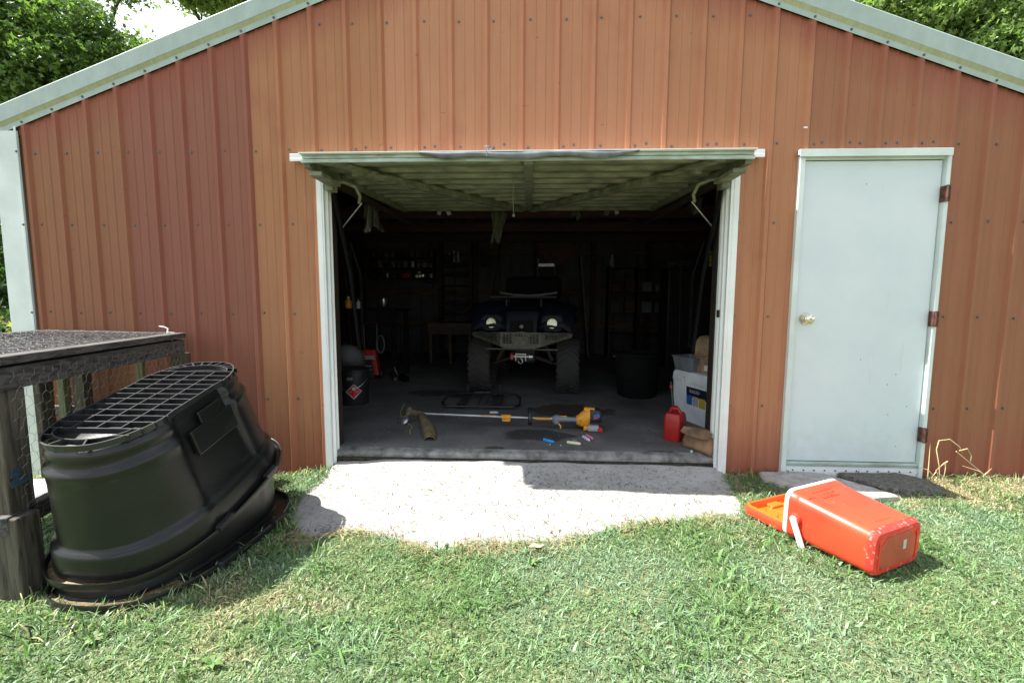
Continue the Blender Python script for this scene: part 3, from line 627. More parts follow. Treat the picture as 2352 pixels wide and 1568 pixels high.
def tree(label, loc, h, blobs, n, size, cols, seed, cat='tree', group=None, name='tree', tr=.22):
    t = thing(name, label, cat, loc, 0, group); g = random.Random(seed)
    b = MB(); pts = [(g.uniform(-.15, .15)*k/5, g.uniform(-.15, .15)*k/5, h*k/6*.85) for k in range(7)]; pts[0] = (0, 0, -.3)
    b.tube(pts, [tr*(1-.12*k) for k in range(7)], 10)
    loc = Vector(loc); BC = [Vector(q[:3])-loc for q in blobs]
    for i, q in enumerate(BC):
        s0 = Vector(pts[min(6, max(2, int(q.z/h*5)))]); mid = s0.lerp(q, .5)+Vector((g.uniform(-.3, .3), g.uniform(-.3, .3), g.uniform(0, .4)))
        b.tube([s0, mid, q], [tr*.35, tr*.2, tr*.08], 6)
        for w in range(4):
            e = q+Vector((g.uniform(-1, 1), g.uniform(-1, 1), g.uniform(-.6, .8)))*blobs[i][3]; b.tube([mid.lerp(q, .6), (mid.lerp(q, .6)+e)/2+Vector((0, 0, .1)), e], [tr*.1, tr*.06, tr*.02], 5)
    b.build('trunk', 'bark', t, smooth=True)
    leaf_mesh('crown', [tuple(q) for q in BC], [q[3] for q in blobs], n, size, cols, t, seed)
    return t
GR = ((.055, .105, .03), (.17, .27, .07)); GL = ((.12, .20, .05), (.28, .38, .10)); GD = ((.02, .05, .015), (.06, .12, .03))
tree('big dark oak with dense clumped leaves left of the white sky gap', (-12.5, 9.5, -.3), 8.5,
     [(-13.2, 8, 8.4, 1.3), (-12.3, 7.6, 8.2, .9), (-12.4, 7.6, 6.9, 1.2), (-11.1, 7.8, 7.4, .95), (-10.7, 7.9, 7.3, .5), (-10.9, 7.8, 6.4, 1.0), (-12.0, 7.6, 5.4, 1.3), (-10.1, 7.9, 6.5, .7), (-13.4, 8, 6.0, 1.1), (-9.75, 7.8, 6.75, .45), (-9.95, 8.0, 8.75, .36)], 44000, .15, GR, 3)
tree('bright green leafy tree top peeping over the left roof slope below the sky gap', (-10.2, 11, -.3), 7.8, [(-10.5, 9.3, 7.75, .42), (-10.35, 9.2, 7.2, .6), (-9.7, 9.2, 7.0, .5)], 9000, .13, GL, 4, tr=.16)
tree('tall oak whose twigs hang in from the top edge over the left roof slope', (-7.6, 9.2, -.3), 10, [(-8.0, 8, 8.75, .62), (-7.35, 8, 8.6, .6), (-6.7, 8, 8.9, .7), (-8.35, 8, 8.45, .35), (-7.6, 8, 9.7, 1.0)], 17000, .15, GL, 5)
tree('sunlit pale green oak standing behind the right roof slope', (9.8, 9.8, -.3), 9.0,
     [(8.5, 8.3, 8.2, .75), (9.3, 8.2, 7.5, .8), (10.3, 8.2, 8.0, 1.0), (9.6, 8.3, 8.6, .9), (10.0, 8.0, 7.0, .7), (11.4, 8.2, 8.3, 1.0), (8.0, 8.4, 8.3, .5), (10.5, 8.3, 9.1, .9)], 20000, .155, ((.14, .22, .07), (.32, .43, .16)), 6)
tree('pale drooping tree at the far right above the white roof edge', (12.0, 8.8, -.3), 8.0, [(11.2, 7.6, 6.8, .8), (10.5, 7.6, 6.75, .6), (12.0, 7.6, 7.0, .9), (11.7, 7.7, 7.8, .7)], 13000, .155, ((.13, .22, .08), (.30, .42, .17)), 7)
tree('dark leafy tree seen in the gap left of the white corner trim', (-19.5, 13.5, -.4), 6, [(-19.5, 12.5, 4.4, 1.5), (-18.4, 12.3, 3.0, 1.3), (-20.3, 12.5, 2.2, 1.5), (-18.8, 12.2, 1.2, 1.2), (-18.0, 12.6, 5.2, 1.1), (-20.6, 12.4, 5.6, 1.4)], 16000, .24, GD, 8, tr=.2)
for i, (x, y, h, lb) in enumerate(((-24, 20, 9, 'far dark tree behind the left edge gap, taller and more distant'), (-15.6, 11.2, 6.0, 'shaded tree close behind the left side of the garage'))):
    g = random.Random(40+i); bl = [(x+g.uniform(-2.0, 2.0), y+g.uniform(-1.5, 1.5), h*(.2+.75*g.random()), g.uniform(.9, 1.7)) for _ in range(9)]
    tree(lb, (x, y, -.4), h*.8, bl, 12000, .26, GD, 20+i)
# low undergrowth past the wooden pen
def shrub(label, C, rad, n, size, cols, seed):
    t = thing('shrub', label, 'shrub', (C[0][0], C[0][1], -.2)); b = MB(); g = random.Random(seed)
    for q in C:
        for w in range(5):
            e = Vector(q)-Vector((C[0][0], C[0][1], -.2))+Vector((g.uniform(-.3, .3), g.uniform(-.3, .3), g.uniform(-.1, .3))); b.tube([(g.uniform(-.1, .1), g.uniform(-.1, .1), -.05), e*.5, e], [.012, .008, .003], 5)
    b.build('stem', 'bark', t); leaf_mesh('foliage', [(q[0]-C[0][0], q[1]-C[0][1], q[2]+.2) for q in C], rad, n, size, cols, t, seed)
shrub('low yellow-green bush glimpsed between the wooden pen and the black tub', [(-5.6, .6, .15), (-5.0, -.2, .05), (-6.2, .2, .3), (-5.6, 1.4, .4)], [.45, .4, .5, .5], 5000, .09, ((.12, .16, .03), (.35, .36, .08)), 31)
shrub('dark bush behind the pen at the left edge of the photo', [(-7.4, 1.8, .5), (-8.2, 2.2, .9), (-7.2, 2.8, .3), (-9, 2, .4)], [.8, .9, .7, .8], 8000, .12, GD, 32)

# ---------------------------------------------------------------- grass
def blades(name, n, region, hfun, colf, seed, width=.0032, lean=.8, kind='stuff'):
    g = np.random.default_rng(seed); x = g.uniform(region[0], region[1], n); y = g.uniform(region[2], region[3], n)
    keep = ~inpoly(x, y, RAMPI) & ((y < -.012) | (np.abs(x) > 3.8))
    for q in FOOT: keep &= ~inpoly(x, y, q)
    keep &= g.random(n) < dens(x, y)
    x, y = x[keep], y[keep]; n = len(x); z = gz(x, y)-.004
    h = hfun(x, y, g); az_ = g.uniform(0, 2*np.pi, n); le = (g.random(n)**.8)*lean+.08; dx, dy = np.cos(az_), np.sin(az_)
    w = width*(.6+.9*g.random(n)); sa = az_+np.pi/2+g.normal(size=n)*.5; sx, sy = np.cos(sa)*w, np.sin(sa)*w
    v = np.zeros((n, 7, 3)); 
    for k, (t, ww) in enumerate(((0, .8), (.4, 1.0), (.75, .7))):
        bx_ = x+dx*h*le*1.25*t**1.6; by_ = y+dy*h*le*1.25*t**1.6; bz_ = z+h*t*(1-.45*le*t)
        v[:, 2*k, 0] = bx_-sx*ww; v[:, 2*k, 1] = by_-sy*ww; v[:, 2*k, 2] = bz_
        v[:, 2*k+1, 0] = bx_+sx*ww; v[:, 2*k+1, 1] = by_+sy*ww; v[:, 2*k+1, 2] = bz_
    v[:, 6, 0] = x+dx*h*le*1.25; v[:, 6, 1] = y+dy*h*le*1.25; v[:, 6, 2] = z+h*(1-.55*le)
    base = (np.arange(n)*7)[:, None]; q4 = np.concatenate([base+np.array([[0, 1, 3, 2]]), base+np.array([[2, 3, 5, 4]])], 0); t3 = base+np.array([[4, 5, 6]])
    li = np.concatenate([q4.ravel(), t3.ravel()]).astype(np.int32); tot = np.concatenate([np.full(len(q4), 4), np.full(len(t3), 3)]).astype(np.int32); st = np.concatenate([[0], np.cumsum(tot)[:-1]]).astype(np.int32)
    me = bpy.data.meshes.new(name); me.vertices.add(n*7); me.vertices.foreach_set('co', v.reshape(-1).astype(np.float32)); me.loops.add(len(li)); me.loops.foreach_set('vertex_index', li)
    me.polygons.add(len(tot)); me.polygons.foreach_set('loop_start', st); me.polygons.foreach_set('loop_total', tot); me.update()
    c = colf(x, y, g); set_col(me, np.repeat(np.concatenate([c, np.ones((n, 1))], 1), 7, 0)); me.materials.append(M['grass'])
    o = bpy.data.objects.new(name, me); COL.objects.link(o); o['kind'] = 'stuff'; return o
cR = np.array([-.03, -.35]); RAMPI = [tuple(cR+(np.array(p)-cR)*.975) for p in RAMP]
FOOT = []
def oval(cx, cy, a, b_, yaw, n=28):
    return [(cx+a*math.cos(t)*math.cos(yaw)-b_*math.sin(t)*math.sin(yaw), cy+a*math.cos(t)*math.sin(yaw)+b_*math.sin(t)*math.cos(yaw)) for t in np.linspace(0, 2*math.pi, n, endpoint=False)]
FOOT.append(oval(-1.71, -1.0, .50, .33, R(88)))
FOOT.append([(1.92, -.02), (2.72, -.02), (2.70, -.24), (2.2, -.35), (2.05, -.33), (1.86, -.2)])
def dryness(x, y):
    d = vnoise(x, y, 2.6, 21)*.55+vnoise(x, y, 7, 22)*.35+vnoise(x, y, 20, 23)*.25
    near = np.exp(-np.clip(-y, 0, 9)/.14)*(x > 1.3)+np.exp(-((x-2.9)**2/.5+(y+.25)**2/.10))*1.0+.8*np.exp(-((x+1.0)**2/.10+(y+1.02)**2/.02))+.55*np.exp(-((x+1.15)**2/.12+(y+1.35)**2/.05))+.5*np.exp(-((x-.2)**2/.5+(y+.98)**2/.006))+.6*np.exp(-((x-1.25)**2/.04+(y+.45)**2/.03))
    return d+near*.72-.05
def dens(x, y): return np.clip(.62+.8*vnoise(x, y, 6, 33), .3, 1)
def colf(x, y, g):
    n = len(x); d = np.clip((dryness(x, y)-.79)*2.6+g.normal(size=n)*.22, 0, 1)[:, None]; t = g.random((n, 1)); bl = np.clip(vnoise(x, y, 3.5, 41)[:, None]*1.3-.2+g.normal(size=(n, 1))*.2, 0, 1)
    green = np.array([.165, .265, .105])*(1-bl)+np.array([.205, .305, .185])*bl; green = green*(.55+.95*t); dry = np.array([.48, .42, .27])*(.55+.75*t)
    return np.clip(green*(1-d)+dry*d, .01, .9)
def hf(x, y, g):
    n = len(x); a = .012+.020*g.random(n)+.034*np.clip(vnoise(x, y, 5, 51)-.45, 0, 1); far = y > -1.0
    return a*(.8+.9*(g.random(n) > .95))
blades('grass', 420000, (-3.3, 3.3, -2.35, -.01), hf, colf, 61, .0018, 1.2)
blades('grass', 60000, (-7.5, 7.5, -3.2, 2.5), lambda x, y, g: .02+.03*g.random(len(x)), colf, 62, .004, 1.0)
def tuft_h(x, y, g): return .035+.05*g.random(len(x))
_d = dens
def dens(x, y): return (vnoise(x, y, 4.5, 71) > .62)*.9*(1-.7*(np.abs(x) < .0))
blades('grass', 24000, (-3.3, 3.3, -2.35, -.01), tuft_h, lambda x, y, g: np.array([.12, .22, .07])*(.6+.8*g.random((len(x), 1))), 63, .0030, 1.1)
# taller grass and straw along the wall, the ramp's edge and round the tub
def dens(x, y): return np.clip(np.exp(-((y+.02)/.07)**2)*(x > 1.34)*1.0+np.exp(-((y+.04)/.12)**2)*(x < -1.4)*.9+.55*np.exp(-((np.hypot((x+1.71)/.72, (y+1.0)/1.0)-.62)/.07)**2), 0, 1)
blades('grass', 60000, (-3.3, 3.5, -2.0, -.013), lambda x, y, g: .03+.055*g.random(len(x)), lambda x, y, g: (np.array([.13, .24, .06])*(g.random((len(x), 1)) > .45)+np.array([.42, .36, .20])*(g.random((len(x), 1)) > .6)*.8+.03)*(.5+.7*g.random((len(x), 1))), 64, .0024, 1.0)
# clippings and straw lying flat on the ramp and the dry spots
def clippings():
    g = np.random.default_rng(81); b = MB(); n = 9000; vs = []; RP = np.array(RAMP[1:-1]); cs = []; fs = []
    for k in range(n):
        if k < 2300: x, y = g.uniform(-1.42, 1.4), -g.uniform(.02, .98); on = inpoly(np.array([x]), np.array([y]), RAMPI)[0]
        elif k > 5900:
            q = g.integers(2, len(RP)-1); p = RP[q]+(RP[q+1 if q+1 < len(RP) else q]-RP[q])*g.random(); x, y = p+g.normal(size=2)*.05-np.array([0, .015]); on = bool(inpoly(np.array([x]), np.array([y]), RAMPI)[0])
            if vnoise(np.array([x]), np.array([y]), 7, 91)[0] < .42: continue
        else:
            x, y = g.uniform(-3, 3.4), g.uniform(-1.9, -.03); on = False
            if dryness(np.array([x]), np.array([y]))[0] < .86 and g.random() > .05: continue
        if k < 2300 and not on: continue
        ht = (float(ramp_z(np.array([x]), np.array([y]))[0])+.003 if on else float(gz(x, y))+.018); L_ = g.uniform(.012, .06)*(1 if not on else g.uniform(.4, 1.2)); a = g.uniform(0, 6.28); w = .0013
        p = np.array([x, y, ht]); d = np.array([math.cos(a), math.sin(a), 0])*L_; s_ = np.array([-math.sin(a), math.cos(a), 0])*w; m_ = p+d*.5+s_*g.normal()*3+np.array([0, 0, g.uniform(.001, .006)])
        o = len(vs); vs += [p-s_, p+s_, m_-s_, m_+s_, p+d+np.array([0, 0, g.uniform(0, .004)])]; fs += [(o, o+1, o+3, o+2), (o+2, o+3, o+4)]
        c = ((.08, .11, .035) if g.random() < .55 else (.10, .08, .045)) if on and k < 2300 else ((.20, .16, .09) if on else (.46, .37, .22)); f = g.uniform(.5, 1.3); cs += [(c[0]*f, c[1]*f, c[2]*f, 1)]*5
    me = bpy.data.meshes.new('clippings'); me.from_pydata([tuple(v) for v in vs], [], fs); set_col(me, cs); me.materials.append(M['grass'])
    o = bpy.data.objects.new('grass_clippings', me); COL.objects.link(o); o['kind'] = 'stuff'
clippings()
# broad weeds in the lawn
def weed(x, y, s, n, seed, label):
    g = random.Random(seed); b = MB(); z = float(gz(x, y))+.012
    for k in range(n):
        a = 2*math.pi*k/n+g.uniform(-.3, .3); L_ = s*g.uniform(.7, 1.1); w = L_*.20; d = Vector((math.cos(a), math.sin(a), 0)); sd = Vector((-d.y, d.x, 0)); e = g.uniform(.25, .7)
        p = [Vector((0, 0, 0)), d*L_*.35+Vector((0, 0, L_*e*.4)), d*L_*.7+Vector((0, 0, L_*e*.55)), d*L_+Vector((0, 0, L_*e*.40))]
        b.add([p[0]-sd*w*.25, p[0]+sd*w*.25, p[1]-sd*w*.9, p[1]+sd*w*.9, p[2]-sd*w, p[2]+sd*w, p[3]], [(0, 1, 3, 2), (2, 3, 5, 4), (4, 5, 6)])
    M.setdefault('weed', mat('weed', (.11, .21, .05), .5, var=.25, scale=20)); o = b.build('broadleaf_weed', 'weed', fix=False); o.location = (x, y, z); tag(o, label, 'weed', 'broad-leaved weeds in the lawn')
weed(-1.06, -1.74, .045, 6, 1, 'broad-leaved weed in the lawn at the bottom edge, right of the tub shadow')
weed(.42, -1.42, .026, 7, 2, 'small broad-leaved weed in the grass below the centre of the ramp')
weed(-1.55, -1.66, .04, 8, 3, 'broad-leaved weed in front of the black tub')
weed(-.70, -1.52, .028, 5, 4, 'small yellowish weed in the lawn left of centre')
weed(.02, -1.10, .030, 8, 5, 'bright clover-like weed just below the ramp edge')
# curled dead leaf
b = MB(); b.add([(-.035, 0, 0), (-.01, -.016, .010), (.02, -.010, .004), (.045, .004, .012), (.018, .012, .006), (-.012, .014, .014)], [(0, 1, 5), (1, 2, 4, 5), (2, 3, 4)])
o = b.build('dead_leaf', 'dry_stem', fix=False); o.location = (.035, -1.0, -.098); tag(o, 'curled pale dead leaf at the lawn edge below the concrete ramp', 'leaf')
# dry weed by the entry door
def dry_weed(name, label, loc, stems):
    b = MB()
    for st in stems: b.tube([Vector(p) for p in st], [.0035]+[.0028]*(len(st)-2)+[.001], 5)
    o = b.build(name, 'dry_stem', smooth=True); o.location = loc; tag(o, label, 'weed', 'dry grass stalks along the wall')
dry_weed('dry_weed', 'tall dry arching grass stalk growing beside the entry door frame', (2.80, -.05, -.12),
    [[(0, 0, 0), (-.02, -.01, .12), (-.05, -.01, .24), (-.03, 0, .30), (.04, 0, .31), (.10, -.01, .26), (.12, -.01, .22)], [(-.01, 0, 0), (-.06, -.02, .06), (-.10, -.02, .10), (-.16, -.01, .12)], [(.0, 0, .02), (-.03, 0, .09), (.0, -.02, .15), (.03, -.01, .16), (.02, 0, .13)],
     [(.02, 0, 0), (.03, 0, .10), (.02, -.01, .16)], [(.10, -.01, .235), (.15, -.01, .25), (.19, 0, .20), (.19, 0, .16)], [(.08, -.01, .23), (.18, -.01, .15), (.29, -.02, .06)], [(-.08, 0, .0), (-.09, -.01, .12), (-.085, 0, .28)], [(0, 0, .02), (-.04, -.02, .05), (-.07, -.03, .02)], [(.02, 0, .05), (-.03, 0, .08), (-.06, 0, .03)]])
dry_weed('dry_weed', 'short bent dry stalks at the foot of the wall near the right edge', (3.13, -.06, -.12),
    [[(0, 0, 0), (-.03, -.01, .05), (-.10, -.01, .10), (-.20, 0, .13)], [(0, 0, 0), (.02, -.01, .05), (.0, -.02, .09)], [(-.06, 0, .06), (-.02, -.01, .12)], [(.02, 0, 0), (-.06, -.02, .03), (-.10, -.02, .0)]])
# ---------------------------------------------------------------- stepping stones
def stone(name, label, poly, z, th, m, loc):
    b = MB(); P = []; 
    for i in range(len(poly)):
        a, c = Vector(poly[i]), Vector(poly[(i+1) % len(poly)]); k = max(1, int((c-a).length/.035))
        for q in range(k): p = a.lerp(c, q/k); P.append((p.x+random.uniform(-.006, .006), p.y+random.uniform(-.006, .006)))
    cx = sum(p[0] for p in P)/len(P); cy = sum(p[1] for p in P)/len(P)
    rings = [[(cx+(x-cx)*t, cy+(y-cy)*t, z_+random.uniform(-.003, .003)) for x, y in P] for t, z_ in ((1.0, -th), (1.01, -.012), (.97, -.002), (.75, 0), (.4, .002), (.1, .001))]
    b.loops(rings); o = b.build(name, m, smooth=True); o.location = loc; return o
o = stone('stepping_stone', '', [(-.30, .10), (-.05, .12), (.12, .10), (.28, -.10), (.36, -.24), (.20, -.27), (.0, -.20), (-.2, -.12), (-.33, -.02)], 0, .06, 'stone_pale', (1.90, -.14, -.063)); tag(o, 'broken pale concrete slab at the door, half hidden behind the red cooler', 'stepping stone')
o = stone('stepping_stone', '', [(-.26, .12), (.16, .13), (.22, .06), (.24, -.10), (.21, -.15), (-.05, -.16), (-.15, -.12), (-.20, -.02)], 0, .07, 'stone_dark', (2.40, -.15, -.060)); tag(o, 'dark rough paving slab below the entry door, right of the pale slab', 'stepping stone')

# ---------------------------------------------------------------- black tubs
def sup(a, b_, t, n=2.6):
    c, s = math.cos(t), math.sin(t); return a*math.copysign(abs(c)**(2/n), c), b_*math.copysign(abs(s)**(2/n), s)
def make_tub(label, H, with_ribs, A0=.500, B0=.322, ox=0, oy=0):
    T = thing('stock_tub', label, 'tub'); NT = 220; ts = [2*math.pi*k/NT for k in range(NT)]
    def ring(a, b_, z, cap=0, mid=0, ox=0, oy=0):
        out = []
        for t in ts:
            x, y = sup(a, b_, t); u = abs(x)/a
            e = 1/(1+math.exp(-(u-.40)*85))                       # 1 on the end caps, 0 along the waist
            o = cap*e+mid*(1-e); nx, ny = math.cos(t), math.sin(t); out.append((x+nx*o+ox, y+ny*o+oy, z))
        return out
    A1, B1 = A0-.072, B0-.079
    def ab(z): q = z/.564; return A0+(A1-A0)*q, B0+(B1-B0)*q
    L_ = []
    def add(z, cap, mid): a, c = ab(z); L_.append(ring(a, c, z, cap, mid, ox, oy))
    add(-.002, .026, .018); add(.03, .026, .018); add(.085, .026, .016); add(.098, .024, .014); add(.106, .019, .008); add(.112, .009, -.002); add(.118, .002, -.010); add(.130, .0, -.016)
    K = [(.20, 0, -.022), (.30, 0, -.026), (.38, .0, -.028)]
    for q in K: add(*q)
    if with_ribs:
        add(.418, .002, -.030); add(.430, .008, -.032); add(.442, .008, -.034); add(.450, .002, -.035); add(.456, -.008, -.036); add(.464, -.013, -.038); add(.485, -.014, -.038); add(.495, -.008, -.036); add(.508, -.004, -.036); add(.522, -.008, -.038); add(.534, -.016, -.040); add(.546, -.030, -.050)
    else: add(H-.02, -.005, -.03); add(H, -.03, -.05)
    if not with_ribs:            # the part of the lower tub that stands below the rim resting on it
        cy, sy_ = math.cos(1.52), math.sin(1.52); L_ = []
        for q in range(9):
            t = q/8; rg = ring(A0-.010*t, B0-.010*t, 0, .004, -.004, ox, oy)
            L_.append([(x, y, t*max(.03, .105+.2565*((-1.0+x*sy_+y*cy)+.954)+.085-.014)) for x, y, _ in rg])
    b = MB(); b.loops(L_, cap0=False, cap1=True); 
    body = b.build('body', 'tub_plastic', T, smooth=2); 
    # rim: flange outwards, then a lip with a rounded edge
    ra, rb = (.552, .367) if with_ribs else (.538, .352)
    loops = [ring(A0, B0, -.002, .0, .0, ox, oy), ring(A0+.014, B0+.010, -.012, 0, 0, ox, oy), ring(ra-.012, rb-.010, -.014), ring(ra-.006, rb-.006, -.004), ring(ra-.004, rb-.004, .010), ring(ra, rb, .012), ring(ra+.003, rb+.003, .004), ring(ra+.002, rb+.002, -.022), ring(ra-.010, rb-.010, -.024), ring(A0-.01, B0-.01, -.012, 0, 0, ox, oy)]
    b = MB(); b.loops(loops, False, False); b.build('rim', 'tub_plastic', T, smooth=True)
    # muddy water lying in the channel of the rim
    b = MB(); i0 = ring(A0+.016, B0+.012, -.0085, 0, 0, ox, oy); i1 = ring(ra-.007, rb-.007, -.0085); ks = [k for k in range(NT) if i1[k][0] < -.36]
    for k in ks: b.add([i0[k], i0[(k+1) % NT], i1[(k+1) % NT], i1[k]], [(0, 1, 2, 3)])
    bs = b; b.build('rim_debris', 'mud', T)
    # corner hand-hold recesses on the long sides
    for sy in (-1, 1):
        for sx in (-1, 1):
            b = MB(); b.bx(sx*.19-.05, sx*.19+.05, sy*.352-.014, sy*.352+.014, -.003, .022); b.build('rim_notch', 'black_plastic', T, bevel=.004)
    if with_ribs:
        hw = lambda x: (.236*(1-abs(x/.425)**3.4)**.38 if abs(x) < .425 else 0)-(.026 if abs(x) < .16 else 0)
        for sy in (-1, 1):        # raised steps of the waist
            b = MB(); 
            for (xa, xb, z0, z1, w) in ((-.13, .15, .33, .45, .010), (-.05, .10, .45, .508, .006)):
                yy = (ab((z0+z1)/2)[1]-.012)*sy; b.box(((xa+xb)/2, yy, (z0+z1)/2), (xb-xa, w*2, z1-z0), Euler((sy*.14, 0, 0)))
            b.build('side_step', 'tub_plastic', T, bevel=.012, seg=3)
        b = MB(); zt = .568; zb_ = .542; th = .0058
        n = 64; out = []
        for k in range(n):
            t = 2*math.pi*k/n; x, y = sup(.425, .236, t, 2.7); y -= math.copysign(.022, y)/(1+math.exp((abs(x)-.17)*60)) if abs(y) > .05 else 0; out.append((x, y))
        inn = [(x*(1-.006/.425), y*(1-.006/.236)) for x, y in out]
        b.loops([[(x, y, zb_) for x, y in out], [(x, y, zt) for x, y in out], [(x, y, zt) for x, y in inn], [(x, y, zb_) for x, y in inn]], False, False)
        for x in np.linspace(-.29, .29, 12):
            w = hw(x)-.003; b.bx(x-th/2, x+th/2, -w, w, zb_, zt)
        for y in (-.105, 0, .105):
            xm = .29 if y else .29; b.bx(-xm, xm, y-th/2, y+th/2, zb_, zt-.0006)
        for sx in (-1, 1):
            arc = [(sx*(.29+.085*math.cos(t)), .16*math.sin(t)) for t in np.linspace(-math.pi/2, math.pi/2, 22)]
            for p, q in zip(arc, arc[1:]): b.bar((p[0], p[1], (zb_+zt)/2), (q[0], q[1], (zb_+zt)/2), th, zt-zb_)
            for t in np.linspace(-.9, .9, 4 if sx < 0 else 9):
                b.bar((sx*(.29+.085*math.cos(t)), .16*math.sin(t), (zb_+zt)/2), (sx*.425*math.cos(t)**.45*.985, .236*math.sin(t)*1.02, (zb_+zt)/2), th, zt-zb_-.001)
        o = b.build('base_ribs', ['pale_rib_plastic', 'rib_glint'], T)
        for p in o.data.polygons: p.material_index = 1 if p.normal.z > .9 and p.center.z > .56 else 0  # upward faces take the painted highlight
    return T
t1 = make_tub('black plastic stock tub with a ribbed base, upside down, tilted on another tub', .564, True)
t1.location = (-1.781, -.954, .105); t1.rotation_euler = (Matrix.Rotation(1.568, 3, 'Z')@Matrix.Rotation(-.251, 3, 'Y')@Matrix.Rotation(-.004, 3, 'X')).to_euler()
t2 = make_tub('lower black stock tub lying upside down on the grass under the tilted one', .36, False, .495, .305, .018, .045)
t2.location = (-1.72, -1.00, -.085); t2.rotation_euler = (0, 0, 1.52)

# ---------------------------------------------------------------- wooden pen with chicken wire
PEN = thing('wire_pen', 'weathered wooden animal pen covered with chicken wire, left of the black tubs', 'animal pen', (0, 0, 0))
Rc, BL, F = Vector((-2.36, -.236, 0)), Vector((-3.49, -.06, 0)), Vector((-2.10, -1.42, 0)); FLc = F+(BL-Rc)
ud = (F-Rc).normalized(); F2 = Rc+ud*1.27; FL2 = F2+(BL-Rc); Zt = Vector((0, 0, 1))
def pbar(name, a, b_, za, zb_, w, h, m, off=(0, 0)):
    bb = MB(); o = Vector((off[0], off[1], 0)); bb.bar(a+Zt*za+o, b_+Zt*zb_+o, w, h); return bb.build(name, m, PEN, bevel=.004)
L0 = Vector((.02, 0, 0))
pbar('lid_board', Rc-ud*.03, F2, .868, .868, .085, .034, 'grey_wood_y'); pbar('lid_board', Rc, BL, .868, .868, .075, .033, 'grey_wood_y'); pbar('lid_board', BL, FL2, .868, .868, .085, .034, 'grey_wood_y')
pbar('top_rail', Rc-ud*.05, F2, .792, .792, .040, .092, 'grey_wood_y'); pbar('top_rail', Rc, BL, .79, .79, .040, .09, 'grey_wood_y')
pbar('sill_rail', Rc, F2, .20, .20, .05, .075, 'grey_wood_y', (-.02, 0)); pbar('middle_rail', Rc+(BL-Rc)*.45, BL, .32, .30, .04, .07, 'grey_wood_y'); pbar('middle_rail', Rc+(BL-Rc)*.40, BL+ud*.0, .12, .10, .04, .07, 'grey_wood_y', (0, -.05))
def post(x, y, z0, z1, w, d, m='grey_wood_z', tl=0):
    bb = MB(); bb.box((x, y, (z0+z1)/2), (w, d, z1-z0), (0, tl, 0)); return bb.build('post', m, PEN, bevel=.005)
post(-2.375, -.20, -.15, .745, .085, .085); post(-2.145, -1.40, .235, .745, .095, .095); 
bb = MB(); bb.box((-2.125, -1.42, .03), (.14, .095, .40)); bb.build('corner_block', 'grey_wood_z', PEN, bevel=.006)
bb = MB(); bb.box((-2.215, -1.42, .05), (.045, .10, .42)); bb.build('corner_block', 'green_wood', PEN, bevel=.005)
post(-3.13, -.16, -.15, .745, .085, .06); post(-3.30, -.13, -.15, .745, .05, .05, 'green_wood'); post(-3.42, -.16, -.15, .745, .05, .09); post(-2.66, -.20, -.15, .745, .05, .03, 'green_wood')
bb = MB(); bb.bar((-3.47, -.12, .75), (-3.62, -.5, .0), .05, .03); bb.build('loose_slat', 'green_wood', PEN)
bb = MB(); bb.box((-2.0955, -1.40, .365), (.004, .075, .03), (R(12), 0, 0)); bb.box((-2.0958, -1.415, .40), (.003, .03, .04), (R(-20), 0, 0)); bb.build('paint_patch', 'blue', PEN)
bb = MB(); bb.bx(-2.36, -2.10, -.6, -.30, .812, .818); 
def hexwire(name, O, U, V, W_, H_, c=.046, r=.00065, sag=0):
    """hexagonal mesh of wire on the plane O + u U + v V"""
    O, U, V = Vector(O), Vector(U).normalized(), Vector(V).normalized(); Nn = U.cross(V); b_ = MB(); pts = {}
    a = c/math.sqrt(3); rows = int(H_/(1.5*a)); cols_ = int(W_/c); g = random.Random(5)
    def P_(u, v):
        k = (round(u, 4), round(v, 4))
        if k not in pts:
            pts[k] = O+U*(u+g.uniform(-.004, .004))+V*(v+g.uniform(-.004, .004))+Nn*(g.uniform(-.003, .003)-sag*math.sin(math.pi*min(1, max(0, u/W_)))*math.sin(math.pi*min(1, max(0, v/H_))))
        return pts[k]
    vs = []; fs = []
    def seg(p, q):
        d = (q-p); 
        if d.length < 1e-5: return
        d.normalize(); x = d.orthogonal().normalized()*r; y = d.cross(x); o = len(vs)
        for e in (p, q): vs.extend([e+x, e-x*.5+y*.87, e-x*.5-y*.87])
        fs.extend([(o, o+1, o+4, o+3), (o+1, o+2, o+5, o+4), (o+2, o, o+3, o+5)])
    for j in range(rows):
        for i in range(cols_):
            u = (i+(.5 if j % 2 else 0))*c; v = j*1.5*a
            A, B_, C_ = P_(u, v), P_(u+c/2, v+a/2), P_(u+c/2, v+1.5*a); Dd = P_(u+c, v)
            seg(A, B_); seg(B_, Dd); seg(B_, C_)
    b_.add(vs, fs); return b_.build(name, 'wire', PEN, fix=False)
off = Vector((.024, .004, 0))
bb = MB(); bb.add([Rc+Zt*.843, BL+Zt*.843, FL2+Zt*.843, F2+Zt*.843], [(0, 1, 2, 3)]); o = bb.build('added_dark_sheet', 'matte_black', PEN, fix=False); o.modifiers.new('s', 'SOLIDIFY').thickness = .004  # added dark sheet, blackens the view through the lid wire
hexwire('side_wire', Rc+off+Zt*.18, ud, (0, 0, 1), 1.24, .66)
hexwire('back_wire', BL+Vector((0, .02, .0)), (Rc-BL), (0, 0, 1), 1.12, .76)
hexwire('lid_wire', BL+Zt*.888, (Rc-BL), (ud), 1.14, 1.26, .046, .0013, -.01)
